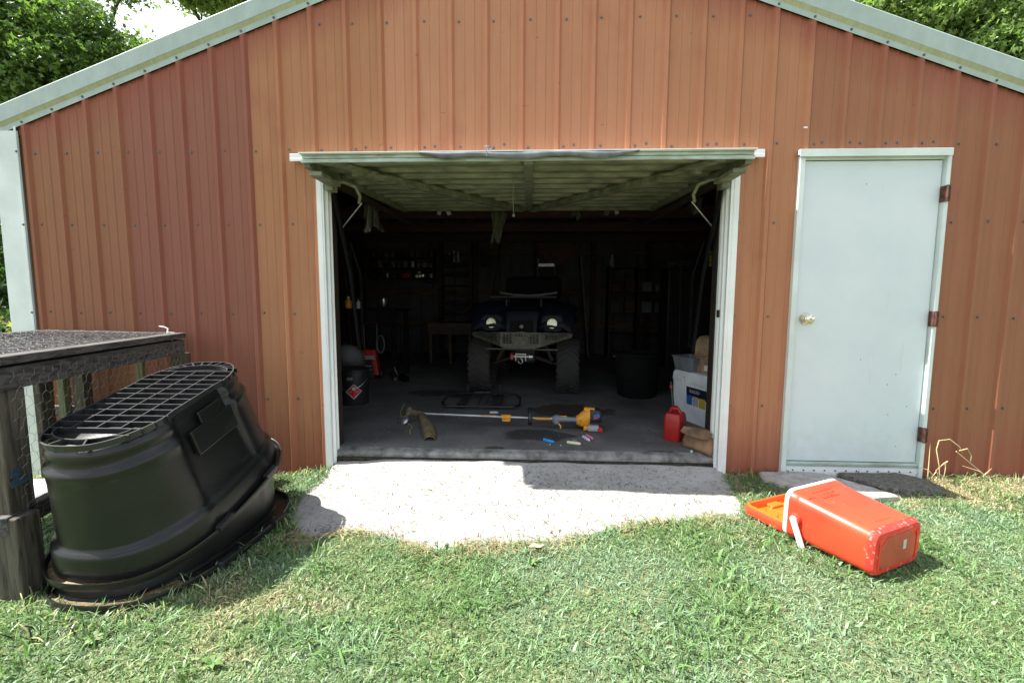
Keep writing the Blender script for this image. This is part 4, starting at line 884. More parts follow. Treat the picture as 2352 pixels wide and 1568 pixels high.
bb = MB(); bb.tube([(-2.40, -.262, .885), (-2.405, -.25, .915), (-2.43, -.25, .925), (-2.46, -.255, .93)], .005, 6); bb.tube([(-2.36, -.285, .84), (-2.385, -.282, .888), (-2.40, -.262, .89), (-2.37, -.24, .885)], .005, 6); bb.tube([(-2.375, -.28, .88), (-2.355, -.30, .86), (-2.35, -.28, .83)], .004, 6); o = bb.build('twine_knot', 'twine', PEN, smooth=True)
bb = MB(); g = random.Random(3); rings = []
for k, (r_, z_) in enumerate(((.03, 0), (.10, .0), (.12, .05), (.10, .10), (.05, .13), (.01, .14))): rings.append([(r_*math.cos(t)*1.5*(1+g.uniform(-.12, .12)), r_*math.sin(t)*(1+g.uniform(-.12, .12)), z_+g.uniform(-.008, .008)) for t in np.linspace(0, 6.28, 18, endpoint=False)])
bb.loops(rings); o = bb.build('feed_bag', ['label_white', 'chalk_green'], smooth=2); o.location = (-2.95, -.62, -.12); tag(o, 'crumpled white and green bag lying inside the wire pen', 'bag')
for i, p in enumerate(o.data.polygons): p.material_index = 1 if p.center.x < -.05 and p.center.z > .04 else 0
# ---------------------------------------------------------------- red cooler lying on its side
# local axes: x across the opening, y from the opening to the base, z up
Ld = Vector((.43, -.90, 0)).normalized()
CO = thing('picnic_cooler', 'orange-red picnic cooler lying on its side in the grass with its lid flipped open', 'cooler', (1.508, -.762, -.092), math.atan2(Ld.y, Ld.x)-math.pi/2)
CO.rotation_euler = (R(-1.2), 0, math.atan2(Ld.y, Ld.x)-math.pi/2)
def rrect(w, h, r, z0=0, n=6, y=0):
    out = []
    for cx_, cz_, a0 in ((w/2-r, h-r, 0), (-w/2+r, h-r, 90), (-w/2+r, r, 180), (w/2-r, r, 270)):
        for k in range(n+1): a = R(a0+90*k/n); out.append((cx_+r*math.cos(a), y, z0+cz_+r*math.sin(a)))
    return out
def cool_sec(y, grow=0):
    q = y/.375; w = .400-.040*q+grow*2; h = .238-.036*q+grow*2; return rrect(w, h, .045+grow, -grow+.002*q, 6, y)
b = MB(); b.loops([cool_sec(.0, .004), cool_sec(.03, .004), cool_sec(.036, .001), cool_sec(.045, 0), cool_sec(.20), cool_sec(.335), cool_sec(.345, .003), cool_sec(.362, .002), cool_sec(.372, -.006), cool_sec(.375, -.014)], cap0=False)
ob = b.build('body', 'cooler_red', CO, smooth=True)
b = MB(); b.loops([cool_sec(.005, -.022), cool_sec(.30, -.030)], cap0=False); b.build('liner', 'white_plastic', CO, smooth=True)
b = MB(); b.loops([cool_sec(-.020, -.022), cool_sec(-.021, .003), cool_sec(-.016, .006), cool_sec(.000, .006), cool_sec(.0005, -.022)], cap0=False, cap1=False); b.build('rim', 'white_plastic', CO, smooth=True)
# scuffed foot edges
b = MB(); b.loops([cool_sec(.347, .0045), cool_sec(.362, .004), cool_sec(.3745, -.005), cool_sec(.3765, -.016), cool_sec(.3765, -.030), cool_sec(.374, -.030)], False, False); b.build('base_edge', 'cooler_scuff', CO, smooth=True)
# base recess with the little label
b = MB(); b.prism([(-.135, .3745, .045), (-.115, .3745, .028), (.115, .3745, .028), (.135, .3745, .045), (.135, .3745, .135), (.09, .3745, .172), (-.09, .3745, .172), (-.135, .3745, .135)], (0, .004, 0)); b.build('base_panel', 'cooler_red_shaded', CO, bevel=.003)
for sx in (-1, 1): b = MB(); b.bx(sx*.145-.005, sx*.145+.005, .3745, .381, .03, .16); b.build('base_foot', 'cooler_red', CO, bevel=.003)
b = MB(); b.box((-.045, .3793, .115), (.022, .002, .042)); b.build('base_label', 'label_white', CO)
# moulded panels on the visible top and end faces
b = MB(); tl = math.atan2(-.036, .375)
def on_top(x, y): return (x, y, .238-.036*y/.375+.0012)
for (p, q) in (((-.06, .045), (.10, .045)), ): b.bar(on_top(*p), on_top(*q), .004, .004)
for pl in ([(.170, .075), (.135, .075), (.128, .085), (.118, .270), (.130, .283), (.150, .285)], [(.07, .31), (-.05, .312), (-.06, .345)]):
    for p, q in zip(pl, pl[1:]): b.bar(on_top(*p), on_top(*q), .005, .004)
b.build('moulding', 'cooler_red', CO, bevel=.001)
t_ = text('embossed_mark', 'L&RC', .052, .0025, 'cooler_red', CO, on_top(.025, .085), (tl*1.0, 0, math.pi), 1.0); t_.rotation_euler = (tl, 0, 0); t_.rotation_euler = Euler((tl, 0, 0)); t_.scale = (-1, -1, 1); t_.scale = (1, 1, 1); t_.rotation_euler = (-tl, 0, math.pi)
# bail handle: arms from pivots at the sides, the grip under the body on the grass
for sx in (-1, 1):
    b = MB(); px = sx*(.205); b.lathe([(0, sx*.012), (.024, sx*.012), (.028, sx*.004), (.028, -sx*.006)], 20, 'X', (px, .040, .118)); b.build('handle_pivot', 'cooler_red', CO, smooth=True)
b = MB()
for sx in (-1, 1):
    px = sx*(.222); pts = [(px, .040, .118), (px, .070, .055), (px, .092, .000)]
    b.bar(pts[0], (px, .095, -.005), .010, .030, up=(0, 1, 0)); b.lathe([(0, sx*.005), (.015, sx*.005), (.016, -sx*.005)], 16, 'X', (px, .040, .118))
b.bar((-.222, .095, -.012), (.222, .095, -.012), .022, .008); b.build('handle', 'white_plastic', CO, bevel=.003)
# lid: shallow tray, inside up, hinged at the lower edge of the opening
LID = MB()
def lid_sec(z, g, w=.385, d=.262, r=.045):
    out = []
    for cx_, cy_, a0 in ((w/2-r, -.022-r, 0), (-w/2+r, -.022-r, 90), (-w/2+r, -.022-d+r, 180), (w/2-r, -.022-d+r, 270)):
        for k in range(7): a = R(a0+90*k/6); out.append((cx_+(r+g)*math.cos(a), cy_+(r+g)*math.sin(a), z))
    return out
LID.loops([lid_sec(.0, -.015), lid_sec(.004, -.004), lid_sec(.015, 0), lid_sec(.042, .0), lid_sec(.050, -.003), lid_sec(.052, -.010)], cap0=True, cap1=False); 
ol = LID.build('lid', 'cooler_red', CO, smooth=True); ol.rotation_euler = (R(1.2), R(0), 0); ol.location = (-.012, .0, -.006)
b = MB(); b.loops([lid_sec(.052, -.010), lid_sec(.0525, -.018), lid_sec(.058, -.019), lid_sec(.058, -.024), lid_sec(.046, -.028), lid_sec(.020, -.034), lid_sec(.018, -.040)], False, True); b.build('lid_inside', 'cooler_inner', ol, smooth=True)
b = MB(); b.box((-.02, -.235, .026), (.085, .05, .018)); b.build('lid_boss', 'cooler_inner', ol, bevel=.005)
b = MB(); b.box((.0, -.15, .0195), (.22, .12, .004)); b.build('lid_pad', 'cooler_inner', ol, bevel=.002)
b = MB()
for sx in (-1, 1): b.box((sx*.13, -.018, .012), (.045, .03, .022))
b.build('lid_hinge', 'cooler_red', ol, bevel=.004)

# ---------------------------------------------------------------- quad bike
Q = thing('quad_bike', 'dark blue quad bike with knobbly tyres and two round headlights facing out of the garage', 'quad bike', (-.06, 2.16, .018), R(-5))
def wheel(x, y, r, w):
    n = 26; b = MB(); sec = [(r*.50, -w*.42), (r*.62, -w*.50), (r*.86, -w*.50), (r*.93, -w*.44), (r*.955, -w*.25), (r*.96, 0), (r*.955, w*.25), (r*.93, w*.44), (r*.86, w*.50), (r*.62, w*.50), (r*.50, w*.42)]
    b.lathe(sec, 36, 'X', (x, y, r))
    for k in range(n):
        for sd in (-1, 1):
            a = 2*math.pi*(k+(.5 if sd > 0 else 0))/n; e = .16
            def P_(u, aa, rr): return Vector((x+u, y+math.sin(aa)*rr, r-math.cos(aa)*rr))
            p, q = P_(sd*w*.04, a-e*.5, r*.975), P_(sd*w*.46, a+e, r*.955); rad = (P_(0, a, r)-Vector((x, y, r))).normalized()
            b.bar(p, q, .022, .030, up=rad)
            p2 = P_(sd*w*.50, a+e, r*.86); b.bar(q, p2, .022, .022, up=(1, 0, 0))
    ty = b.build('wheel', 'rubber', Q)
    b = MB(); b.lathe([(0, -w*.28), (r*.20, -w*.30), (r*.46, -w*.38), (r*.53, -w*.44), (r*.53, w*.44), (r*.46, w*.38), (r*.2, w*.3), (0, w*.28)], 28, 'X', (x, y, r)); b.build('rim', 'dark_steel', ty, smooth=True)
for (x, y) in ((-.51, 0), (.51, 0), (-.49, 1.25), (.49, 1.25)): wheel(x, y, .325, .25)
b = MB(); hs = []
for (y, w, z0, z1, r_) in ((-.40, .17, .70, .86, .03), (-.34, .20, .68, .97, .05), (-.15, .22, .60, 1.05, .07), (.10, .20, .55, 1.08, .07), (.45, .16, .5, 1.00, .06), (.6, .15, .5, .9, .05)):
    hs.append([(p[0], y, z0+p[2]) for p in rrect(w*2, z1-z0, r_, 0, 5)])
b.loops(hs); b.build('hood', 'navy', Q, smooth=True)
for sx in (-1, 1):
    b = MB(); rows = []
    for k in range(15):
        a = -1.15+2.15*k/14; rr = .45+.03*math.cos(a); y = math.sin(a)*rr*1.02; z = .62+math.cos(a)*rr*.97-.02; w0 = .17; w1 = .60-.10*max(0, -a-.5)
        rows.append([(sx*w0, y, z-.02), (sx*.30, y-.01, z+.02), (sx*.45, y, z+.012), (sx*w1, y, z-.03), (sx*(w1+.005), y, z-.055)])
    vs = [v for r_ in rows for v in r_]; fs = [(i*5+j, i*5+j+1, i*5+6+j, i*5+5+j) for i in range(14) for j in range(4)]
    b.add(vs, fs); o = b.build('fender', 'navy', Q, fix=False, smooth=2); o.modifiers.new('s', 'SOLIDIFY').thickness = .006
    b = MB(); rows = []
    for k in range(12):
        a = -.9+2.0*k/11; rr = .45; rows.append([(sx*.20, 1.25+math.sin(a)*rr, .60+math.cos(a)*rr), (sx*.62, 1.25+math.sin(a)*rr, .57+math.cos(a)*rr)])
    b.add([v for r_ in rows for v in r_], [(i*2, i*2+1, i*2+3, i*2+2) for i in range(11)]); o = b.build('fender', 'navy', Q, fix=False, smooth=2); o.modifiers.new('s', 'SOLIDIFY').thickness = .006
    # headlight pod
    c = (sx*.335, -.36, .845)
    b = MB(); b.loops([[(c[0]+p[0]*s_, y, c[2]-.10*s_+p[2]*s_) for p in rrect(.26, .20, .07, 0, 5)] for y, s_ in ((-.40, .86), (-.385, 1.0), (-.25, 1.1), (-.05, 1.1))]); b.build('headlight_housing', 'navy', Q, smooth=True)
    b = MB(); b.lathe([(.052, -.018), (.055, -.012), (.057, .012)], 28, 'Y'); b.lathe([(.052, -.017), (.040, -.0160), (.020, -.0155), (.0, -.015)], 28, 'Y'); hl = b.build('headlight', 'lens', Q, smooth=True); hl.location = (c[0], -.412, c[2]); hl.rotation_euler = (R(5), 0, 0)
    b = MB()
    for k in range(14): a = 2*math.pi*k/14; b.bar((.030*math.cos(a), -.0165, .030*math.sin(a)), (.048*math.cos(a+.12), -.0165, .048*math.sin(a+.12)), .004, .002, up=(0, 1, 0))
    b.lathe([(.013, -.018), (.016, -.016)], 14, 'Y'); b.build('headlight_fluting', 'dark_steel', hl)
    for dy in (-.06, .08):
        b = MB(); b.tube([(sx*.13, dy, .42), (sx*.40, dy*.4, .33)], .014, 8); b.build('suspension_arm', 'dark_steel', Q)
    b = MB(); b.tube([(sx*.16, .02, .72), (sx*.33, .0, .38)], .028, 10); b.build('shock_absorber', 'dark_steel', Q)
b = MB(); b.loops([[(p[0], -.405, .715+p[2]) for p in rrect(.26, .16, .02, 0, 4)], [(p[0]*.95, -.418, .72+p[2]*.94) for p in rrect(.26, .16, .02, 0, 4)]]); gr = b.build('front_grille', 'matte_black', Q)
b = MB(); b.lathe([(.014, -.422), (.017, -.424), (.020, -.422), (.020, -.419)], 24, 'Y', (0, 0, .805)); 
for k in range(3): a = R(90+120*k); b.bar((0, -.4225, .805), (.014*math.cos(a), -.4225, .805+.014*math.sin(a)), .003, .002, up=(0, 1, 0))
b.build('round_emblem', 'alu', gr, smooth=True)
# bumper plate with rows of slots
def bumper():
    b = MB(); y = -.50; x_ = np.linspace(-.56, .56, 57)
    def top(x): return .752-.012*abs(x)/.5
    def bot(x): a = abs(x); return .575 if a < .16 else .575+(a-.16)*.30
    def yy(x): a = abs(x); return y if a < .22 else y+(a-.22)*.38
    def slot(x, z):
        r_ = int((z-.600)/.020); xx = x+(.008 if r_ % 2 else 0); a = abs(x)
        inz = .63 < z < .735 and z > bot(x)+.03; ina = .085 < a < .205 or .265 < a < .50 or (a < .08 and z > .71)
        return inz and ina and ((xx*1000) % 33) > 9 and ((z-.6)*1000 % 20) > 7
    xs = np.arange(-.56, .5601, .0083); zs = np.arange(.560, .7601, .0067)
    for i in range(len(xs)-1):
        for j in range(len(zs)-1):
            xm, zm = (xs[i]+xs[i+1])/2, (zs[j]+zs[j+1])/2
            if zm > top(xm) or zm < bot(xm) or slot(xm, zm): continue
            b.add([(xs[i], yy(xs[i]), zs[j]), (xs[i+1], yy(xs[i+1]), zs[j]), (xs[i+1], yy(xs[i+1]), zs[j+1]), (xs[i], yy(xs[i]), zs[j+1])], [(0, 1, 2, 3)])
    M['bumper'] = mat('bumper', (.085, .08, .06), .5, .3, var=.3, scale=20); M['bumper'].use_nodes = True
    o = b.build('front_bumper', 'bumper', Q, fix=False)
    me = o.data; bm = bmesh.new(); bm.from_mesh(me); bmesh.ops.remove_doubles(bm, verts=bm.verts, dist=.0005); bm.to_mesh(me); bm.free(); o.modifiers.new('s', 'SOLIDIFY').thickness = .004
    b = MB(); b.bar((-.40, -.40, .555), (.40, -.40, .555), .02, .012); b.bx(-.06, .06, -.52, -.502, .60, .66); b.build('skid_lip', 'bumper', Q)
bumper()
b = MB(); b.lathe([(.028, -.12), (.045, -.115), (.045, -.085), (.020, -.08), (.020, .08), (.04, .085), (.04, .13), (.025, .14)], 16, 'X', (0, -.42, .475)); b.bx(-.058, -.050, -.470, -.455, .435, .515); b.bx(.050, .058, -.470, -.455, .435, .515); b.bx(-.05, .05, -.468, -.458, .503, .513); wn = b.build('winch', 'steel', Q, smooth=True)
b = MB(); b.tube([(0, -.48, .468), (.018, -.485, .45), (.022, -.487, .425), (.006, -.488, .405), (-.018, -.487, .412), (-.026, -.485, .435)], .007, 8); b.build('hook', 'steel', wn, smooth=True)
b = MB(); b.bx(-.115, -.08, -.468, -.445, .450, .50); b.build('strap', 'red_plastic', wn, bevel=.004)
b = MB(); z = 1.13
for sy, X in ((-.30, .36), (.16, .36)): b.tube([(-X, sy, z), (X, sy, z)], .011, 8)
for X in (-.36, -.18, 0, .18, .36): b.tube([(X, -.30, z), (X, .16, z)], .009, 8)
for X in (-.2, .2): b.tube([(X, -.2, z), (X, -.18, 1.02)], .009, 8)
b.build('front_rack', 'black_plastic', Q, smooth=True)
b = MB(); b.tube([(-.36, .36, 1.19), (-.18, .30, 1.16), (0, .30, 1.15), (.18, .30, 1.16), (.36, .36, 1.19)], .013, 8); b.build('handlebar', 'alu', Q, smooth=True)
b = MB(); b.tube([(.20, .27, 1.172), (.34, .30, 1.180)], .009, 8); b.build('brake_lever', 'alu', Q)
b = MB(); b.loops([[(p[0], y, z0+p[2]) for p in rrect(w, .12, .04, 0, 4)] for y, w, z0 in ((.42, .18, .88), (.55, .26, .90), (.95, .30, .92), (1.05, .28, .93))]); b.build('seat', 'black_plastic', Q, smooth=True)
b = MB(); b.bx(-.40, .40, 1.10, 1.60, 1.08, 1.44); b.build('cargo_box', 'matte_black', Q, bevel=.10, seg=4)
b = MB(); b.bx(-.13, .13, -.1, 1.3, .36, .62); b.build('engine', 'dark_steel', Q, bevel=.03)

# ---------------------------------------------------------------- brush rack frame lying on the floor
RK = thing('metal_rack', 'black tubular cargo rack lying on the floor in front of the quad bike', 'rack', (-.50, 1.48, .018), R(-1))
b = MB(); w, d = .40, .25
pts = [(-w, -.12, .035), (-w+.06, -d, .035), (w-.05, -d, .035), (w, -.15, .035), (w, .10, .05), (w-.07, d, .06), (-w+.09, d, .06), (-w, .12, .05)]
b.tube(pts, .012, 8, closed=True); b.build('frame', 'black_plastic', RK, smooth=True)
for x in (-.19, .17):
    b = MB(); b.box((x, 0, .045), (.09, .50, .008), (R(3), 0, 0)); 
    for k in range(5): b.box((x, -.16+k*.08, .052), (.07, .03, .008))
    b.build('cross_plate', 'black_plastic', RK)
b = MB(); b.tube([(-.02, -d, .035), (-.02, d, .058)], .008, 8); b.tube([(.06, -d, .035), (.06, d, .058)], .006, 8); b.tube([(-.14, .0, .06), (-.1, .12, .10), (.08, .13, .10), (.12, .0, .06)], .008, 8); b.build('cross_bar', 'black_plastic', RK, smooth=True)
for x in (-.19, .17):
    b = MB(); b.tube([(x, d-.02, .05), (x, d-.02, .17)], .012, 8); b.build('upright_pin', 'dark_steel', RK)

# ---------------------------------------------------------------- string trimmer
TR = thing('string_trimmer', 'yellow and grey petrol string trimmer lying across the garage floor', 'string trimmer', (0, 0, 0))
b = MB(); b.tube([(-.96, .715, .110), (-.20, .640, .110), (.02, .622, .110)], .0125, 12); b.build('shaft', 'alu', TR, smooth=True)
b = MB(); b.tube([(.02, .622, .110), (.20, .612, .110)], .0125, 12); b.build('shaft', 'alu', TR, smooth=True)
b = MB(); b.bx(.045, .175, .595, .603, .106, .120); o = b.build('warning_label', 'label_yellow', TR); o = MB(); o.bx(.045, .185, .594, .6035, .098, .103); o.build('warning_label', 'red_bright', TR)
b = MB(); b.box((-.36, .642, .1225), (.13, .008, .004)); b.build('shaft_sticker', 'yellow', TR)
b = MB(); b.tube([(-.94, .713, .110), (-1.0, .72, .112), (-1.05, .735, .118), (-1.085, .75, .125)], [.017, .022, .026, .030], 12); b.tube([(-1.07, .745, .12), (-1.09, .70, .085)], [.030, .022], 12); b.lathe([(0, .028), (.02, .026), (.024, 0), (.0, -.01)], 12, 'Z', (-1.075, .748, .135)); b.build('gear_head', 'khaki', TR, smooth=True)
b = MB(); rot = Euler((R(35), R(-28), 0)).to_matrix(); vs = MB(); vs.lathe([(0, .014), (.030, .014), (.046, .004), (.050, -.004), (.044, -.016), (.02, -.022), (0, -.022)], 28)
b.add([rot@Vector(v)+Vector((-1.105, .665, .062)) for v in vs.v], vs.f); sp_ = b.build('spool', 'alu', TR, smooth=True)
b = MB(); b.tube([(-1.135, .70, .075), (-1.17, .80, .10), (-1.185, .90, .11), (-1.20, 1.04, .12)], .0024, 6); b.tube([(-1.06, .63, .045), (-1.00, .56, .04), (-.985, .44, .035), (-.965, .37, .03)], .0024, 6); b.build('cutting_line', 'line', TR, smooth=True)
b = MB(); rows = []
for k in range(13):
    t = k/12; cx_ = -.945+.165*t+.02*math.sin(t*3); cy_ = .70-.43*t; w = .038+.022*math.sin(t*2.2)-.01*t; cz_ = .108-.075*t
    rows.append([(cx_-w, cy_-.02, cz_-.02), (cx_-w*.5, cy_-.03, cz_+.012), (cx_, cy_-.035, cz_+.020), (cx_+w*.6, cy_-.03, cz_+.012), (cx_+w, cy_-.015, cz_-.018)])
b.add([v for r_ in rows for v in r_], [(i*5+j, i*5+j+1, i*5+6+j, i*5+5+j) for i in range(12) for j in range(4)]); o = b.build('guard', 'khaki', TR, fix=False, smooth=2); o.modifiers.new('s', 'SOLIDIFY').thickness = .005
b = MB(); b.tube([(-.24, .645, .110), (-.16, .637, .110)], .021, 12); b.bx(-.235, -.165, .615, .64, .078, .098); b.lathe([(0, -.004), (.007, -.004), (.007, .01)], 8, 'Y', (-.225, .615, .093)); b.build('shaft_coupler', 'yellow', TR, bevel=.002)
b = MB(); rows = []
for k in range(17):
    a = math.pi*(-.15+1.3*k/16); rows.append([(-.012, .625-.004+.075*math.cos(a), .110+.075*math.sin(a)), (.022, .625+.078*math.cos(a), .110+.078*math.sin(a))])
b.add([v for r_ in rows for v in r_], [(i*2, i*2+1, i*2+3, i*2+2) for i in range(16)]); b.bar((.0, .55, .11), (.0, .70, .11), .02, .03); o = b.build('loop_handle', 'black_plastic', TR, fix=False, smooth=True); o.modifiers.new('s', 'SOLIDIFY').thickness = .014
b = MB(); b.tube([(.195, .612, .110), (.23, .608, .112), (.28, .60, .110), (.37, .597, .108), (.40, .596, .108)], [.024, .036, .024, .021, .026], 14); b.tube([(.215, .60, .105), (.235, .585, .072)], [.030, .022], 10); b.build('grip', 'grey_plastic', TR, smooth=True)
b = MB(); b.tube([(.245, .575, .078), (.262, .565, .060), (.262, .558, .040)], .0065, 8); b.tube([(.262, .60, .134), (.315, .597, .134)], .0055, 8); b.build('throttle_trigger', 'yellow', TR, smooth=True)
b = MB(); hs = []
for (x, ry, rz_, cz_) in ((.395, .030, .035, .105), (.42, .050, .050, .105), (.45, .062, .070, .115), (.475, .066, .085, .128), (.50, .062, .082, .135), (.512, .05, .068, .135)):
    hs.append([(x+.02*math.sin(t)*(.5 if x > .45 else 0), .60+ry*math.cos(t), cz_+rz_*math.sin(t)) for t in np.linspace(0, 2*math.pi, 20, endpoint=False)])
b.loops(hs); b.bar((.46, .59, .205), (.545, .57, .205), .045, .025); b.build('engine_cover', 'yellow', TR, bevel=.003, smooth=True)
b = MB()
for (y_, z_) in ((.545, .095), (.541, .115), (.556, .075)): b.box((.425, y_+.006, z_), (.010, .008, .006))
b.build('cooling_slot', 'black_plastic', TR)
b = MB(); b.loops([[(x, .595+s_*p[0], .095+s_*p[2]) for p in rrect(.11, .12, .03, 0, 5)] for x, s_ in ((.505, .95), (.52, 1.0), (.585, .95), (.602, .8))]); mf = b.build('muffler_cover', 'black_plastic', TR, smooth=True)
b = MB(); b.box((.558, .5395, .155), (.05, .003, .034), (0, R(-18), 0)); b.build('flag_sticker', 'label_blue', mf); b = MB(); b.box((.552, .5375, .137), (.045, .003, .010), (0, R(-12), 0)); b.build('flag_sticker', 'red_bright', mf)
b = MB(); b.loops([[(x, .57+p[0], .02+p[2]) for p in rrect(.08, .055, .02, 0, 5)] for x in (.49, .50, .565, .575)]); tk = b.build('fuel_tank', 'label_grey', TR, smooth=True)
b = MB(); b.lathe([(0, -.028), (.020, -.028), (.022, -.024), (.022, .0)], 18, 'Y', (.588, .555, .043)); b.build('fuel_cap', 'red_bright', tk, smooth=True)
b = MB(); b.loops([[(.455+.012*k, .575+.03*math.cos(t), .045+(.028-.002*k)*math.sin(t)) for t in np.linspace(0, 2*math.pi, 12, endpoint=False)] for k in range(5)]); b.build('lower_cover', 'yellow', TR, smooth=True)

# ---------------------------------------------------------------- chalk sticks and small things on the floor
def chalk(name, label, a, b_, r, m, group='chalk sticks scattered on the concrete floor', cat='chalk'):
    a, b_ = Vector(a), Vector(b_); c = (a+b_)/2; L_ = (b_-a).length; k = MB(); k.lathe([(0, -L_/2), (r*.9, -L_/2), (r, -L_/2+.003), (r*.96, L_/2-.015), (r*.55, L_/2-.003), (0, L_/2)], 12, 'X')
    o = k.build(name, m, smooth=True); o.location = (c.x, c.y, .018+r); d = b_-a; o.rotation_euler = (0, 0, math.atan2(d.y, d.x)); tag(o, label, cat, group)
chalk('chalk_stick', 'thick blue sidewalk chalk stick on the garage floor', (.112, .29, 0), (.192, .225, 0), .0125, 'chalk_blue')
chalk('chalk_stick', 'cream sidewalk chalk stick nearest the slab edge', (.290, .236, 0), (.392, .198, 0), .0125, 'chalk_cream')
chalk('chalk_stick', 'pale lilac-white chalk stick lying against the pink one', (.430, .385, 0), (.468, .285, 0), .0120, 'chalk_white')
chalk('chalk_stick', 'pink chalk stick lying beside the pale white one', (.462, .425, 0), (.502, .33, 0), .0110, 'chalk_pink')
chalk('chalk_stick', 'greyish teal chalk stump behind the cream stick', (.335, .285, 0), (.375, .27, 0), .0105, 'grey_plastic')
chalk('white_tube', 'short white tube lying at the near edge of the black rack', (-.385, 1.10, 0), (-.300, 1.10, 0), .012, 'label_white', None, 'tube')
def crumb(x, y, label, r=.006):
    k = MB(); k.lathe([(0, -r), (r*.9, -r*.5), (r, .2*r), (r*.5, r), (0, r)], 7); o = k.build('chalk_crumb', 'chalk_green'); o.location = (x, y, .018+r*.6); tag(o, label, 'chalk crumb', 'green chalk crumbs on the floor')
crumb(.157, .200, 'green chalk crumb just below the blue chalk stick'); crumb(.237, .181, 'green chalk crumb between the blue and cream sticks'); crumb(1.177, .087, 'larger green chalk crumb beside the tan bag at the slab edge', .011)

# ---------------------------------------------------------------- right side of the garage mouth
GC = thing('petrol_can', 'red plastic petrol can standing in front of the white cooler', 'petrol can', (1.155, .40, .018), R(-38))
b = MB(); b.loops([[(p[0], p[1]*1.0, z) for p in [(q[0]*s_, q[2]*s_-.08*s_, 0) for q in rrect(.135, .16, .025, 0, 5)]] for z, s_ in ((0, .92), (.01, 1), (.16, 1), (.20, .93), (.215, .80))]); b.build('body', 'red_plastic', GC, smooth=True)
b = MB(); b.tube([(-.045, 0, .19), (-.03, 0, .245), (.02, 0, .25), (.05, 0, .20)], .013, 10); b.build('handle', 'red_plastic', GC, smooth=True)
b = MB(); b.lathe([(0, .255), (.024, .255), (.026, .205)], 16, 'Z', (-.02, .045, 0)); b.build('cap', 'red_plastic', GC, smooth=True)
b = MB(); b.tube([(-.035, .05, .22), (-.06, .07, .36), (-.075, .08, .44)], [.013, .010, .007], 10); sp2 = b.build('spout', 'black_plastic', GC, smooth=True)
b = MB(); b.tube([(-.068, .076, .39), (-.071, .078, .41)], .011, 10); b.build('spout_ring', 'red_bright', sp2)

WC = thing('chest_cooler', 'large white chest cooler with latches just inside the right jamb', 'cooler', (1.52, .72, .018), math.atan2(-.95, .32))
b = MB(); b.loops([[(q[0], q[2]+.0, z) for q in [(p[0]*s_, 0, (p[2])*s_) for p in rrect(.98, .40, .05, 0, 5)]] for z, s_ in ((.0, .92), (.02, .94), (.34, 1.0), (.35, 1.0))])
b.build('body', 'cooler_white', WC, smooth=True)
b = MB(); b.loops([[(p[0]*s_, (p[2]-.2)*s_+.2, z) for p in rrect(1.0, .42, .06, 0, 5)] for z, s_ in ((.352, 1.0), (.36, 1.01), (.42, 1.0), (.445, .96), (.452, .90))]); b.build('lid', 'cooler_white', WC, smooth=True)
for x in (-.30, .22):
    b = MB(); b.box((x, -.014, .355), (.035, .018, .09), (R(6), 0, 0)); b.build('latch', 'white_plastic', WC, bevel=.004)
b = MB(); b.box((-.13, .0015, .235), (.26, .004, .17), (R(3), 0, 0)); lb = b.build('sticker', 'label_black', WC)
b = MB(); b.box((-.215, -.0025, .20), (.07, .004, .085), (R(3), 0, 0)); b.build('sticker_block', 'label_blue', lb)
b = MB(); b.box((-.135, -.0025, .20), (.07, .004, .085), (R(3), 0, 0)); b.build('sticker_block', 'label_grey', lb)
b = MB(); b.box((-.050, -.0025, .20), (.08, .004, .085), (R(3), 0, 0)); b.build('sticker_block', 'label_yellow', lb)
text('sticker_word', 'IGLOO', .042, .001, 'label_white', lb, (-.15, -.0035, .285), (R(87), 0, 0))

BN = thing('plastic_bin', 'grey plastic bin standing on the white chest cooler', 'bin', (1.50, 1.06, .470), R(-70))
b = MB(); b.loops([[(p[0]*s_, (p[2]-.11)*s_, z) for p in rrect(.30, .22, .03, 0, 4)] for z, s_ in ((0, .80), (.005, .82), (.12, .97), (.122, 1.03), (.130, 1.03), (.130, .98), (.01, .78))], True, True); b.build('tub', 'grey_plastic', BN, smooth=True)
b = MB(); g = random.Random(9); rings = []
for z, s_ in ((0, .9), (.02, 1.0), (.12, .98), (.22, .95), (.28, .90), (.315, .75), (.33, .35)):
    rings.append([((p[0]+g.uniform(-.008, .008))*s_, (p[2]-.075+g.uniform(-.008, .008))*s_, z+g.uniform(-.006, .006)) for p in rrect(.20, .15, .03, 0, 5)])
b.loops(rings); SK = thing('paper_sack', 'creased brown paper sack standing on the white chest cooler', 'sack', (1.60, .93, .470), R(-62)); b.build('bag', 'paper_sack', SK, smooth=2)
b = MB()
for z in (.10, .13, .155): b.box((-.0, -.0775, z), (.16, .004, .010), (0, R(6), 0))
b.build('printed_band', 'leaf_dead', SK)
b = MB(); b.box((.06, -.0785, .05), (.05, .004, .045)); b.build('white_label', 'label_white', SK)
BG = thing('tan_bag', 'slumped tan leather tool bag at the right end of the slab edge', 'bag', (1.262, .155, .018), R(-52))
b = MB(); rings = []; g = random.Random(12)
for k, (z, w, d_) in enumerate(((0, .24, .12), (.02, .26, .14), (.07, .25, .13), (.11, .235, .10), (.135, .22, .06), (.150, .215, .02))):
    rings.append([(math.copysign(abs(math.cos(t))**.5, math.cos(t))*w/2+g.uniform(-.004, .004), math.copysign(abs(math.sin(t))**.5, math.sin(t))*d_/2+g.uniform(-.004, .004)+.012*z/.1, z+g.uniform(-.005, .005)+.01*math.sin(t*3)) for t in np.linspace(0, 2*math.pi, 28, endpoint=False)])
b.loops(rings); b.build('bag_body', 'tan_bag', BG, smooth=2)
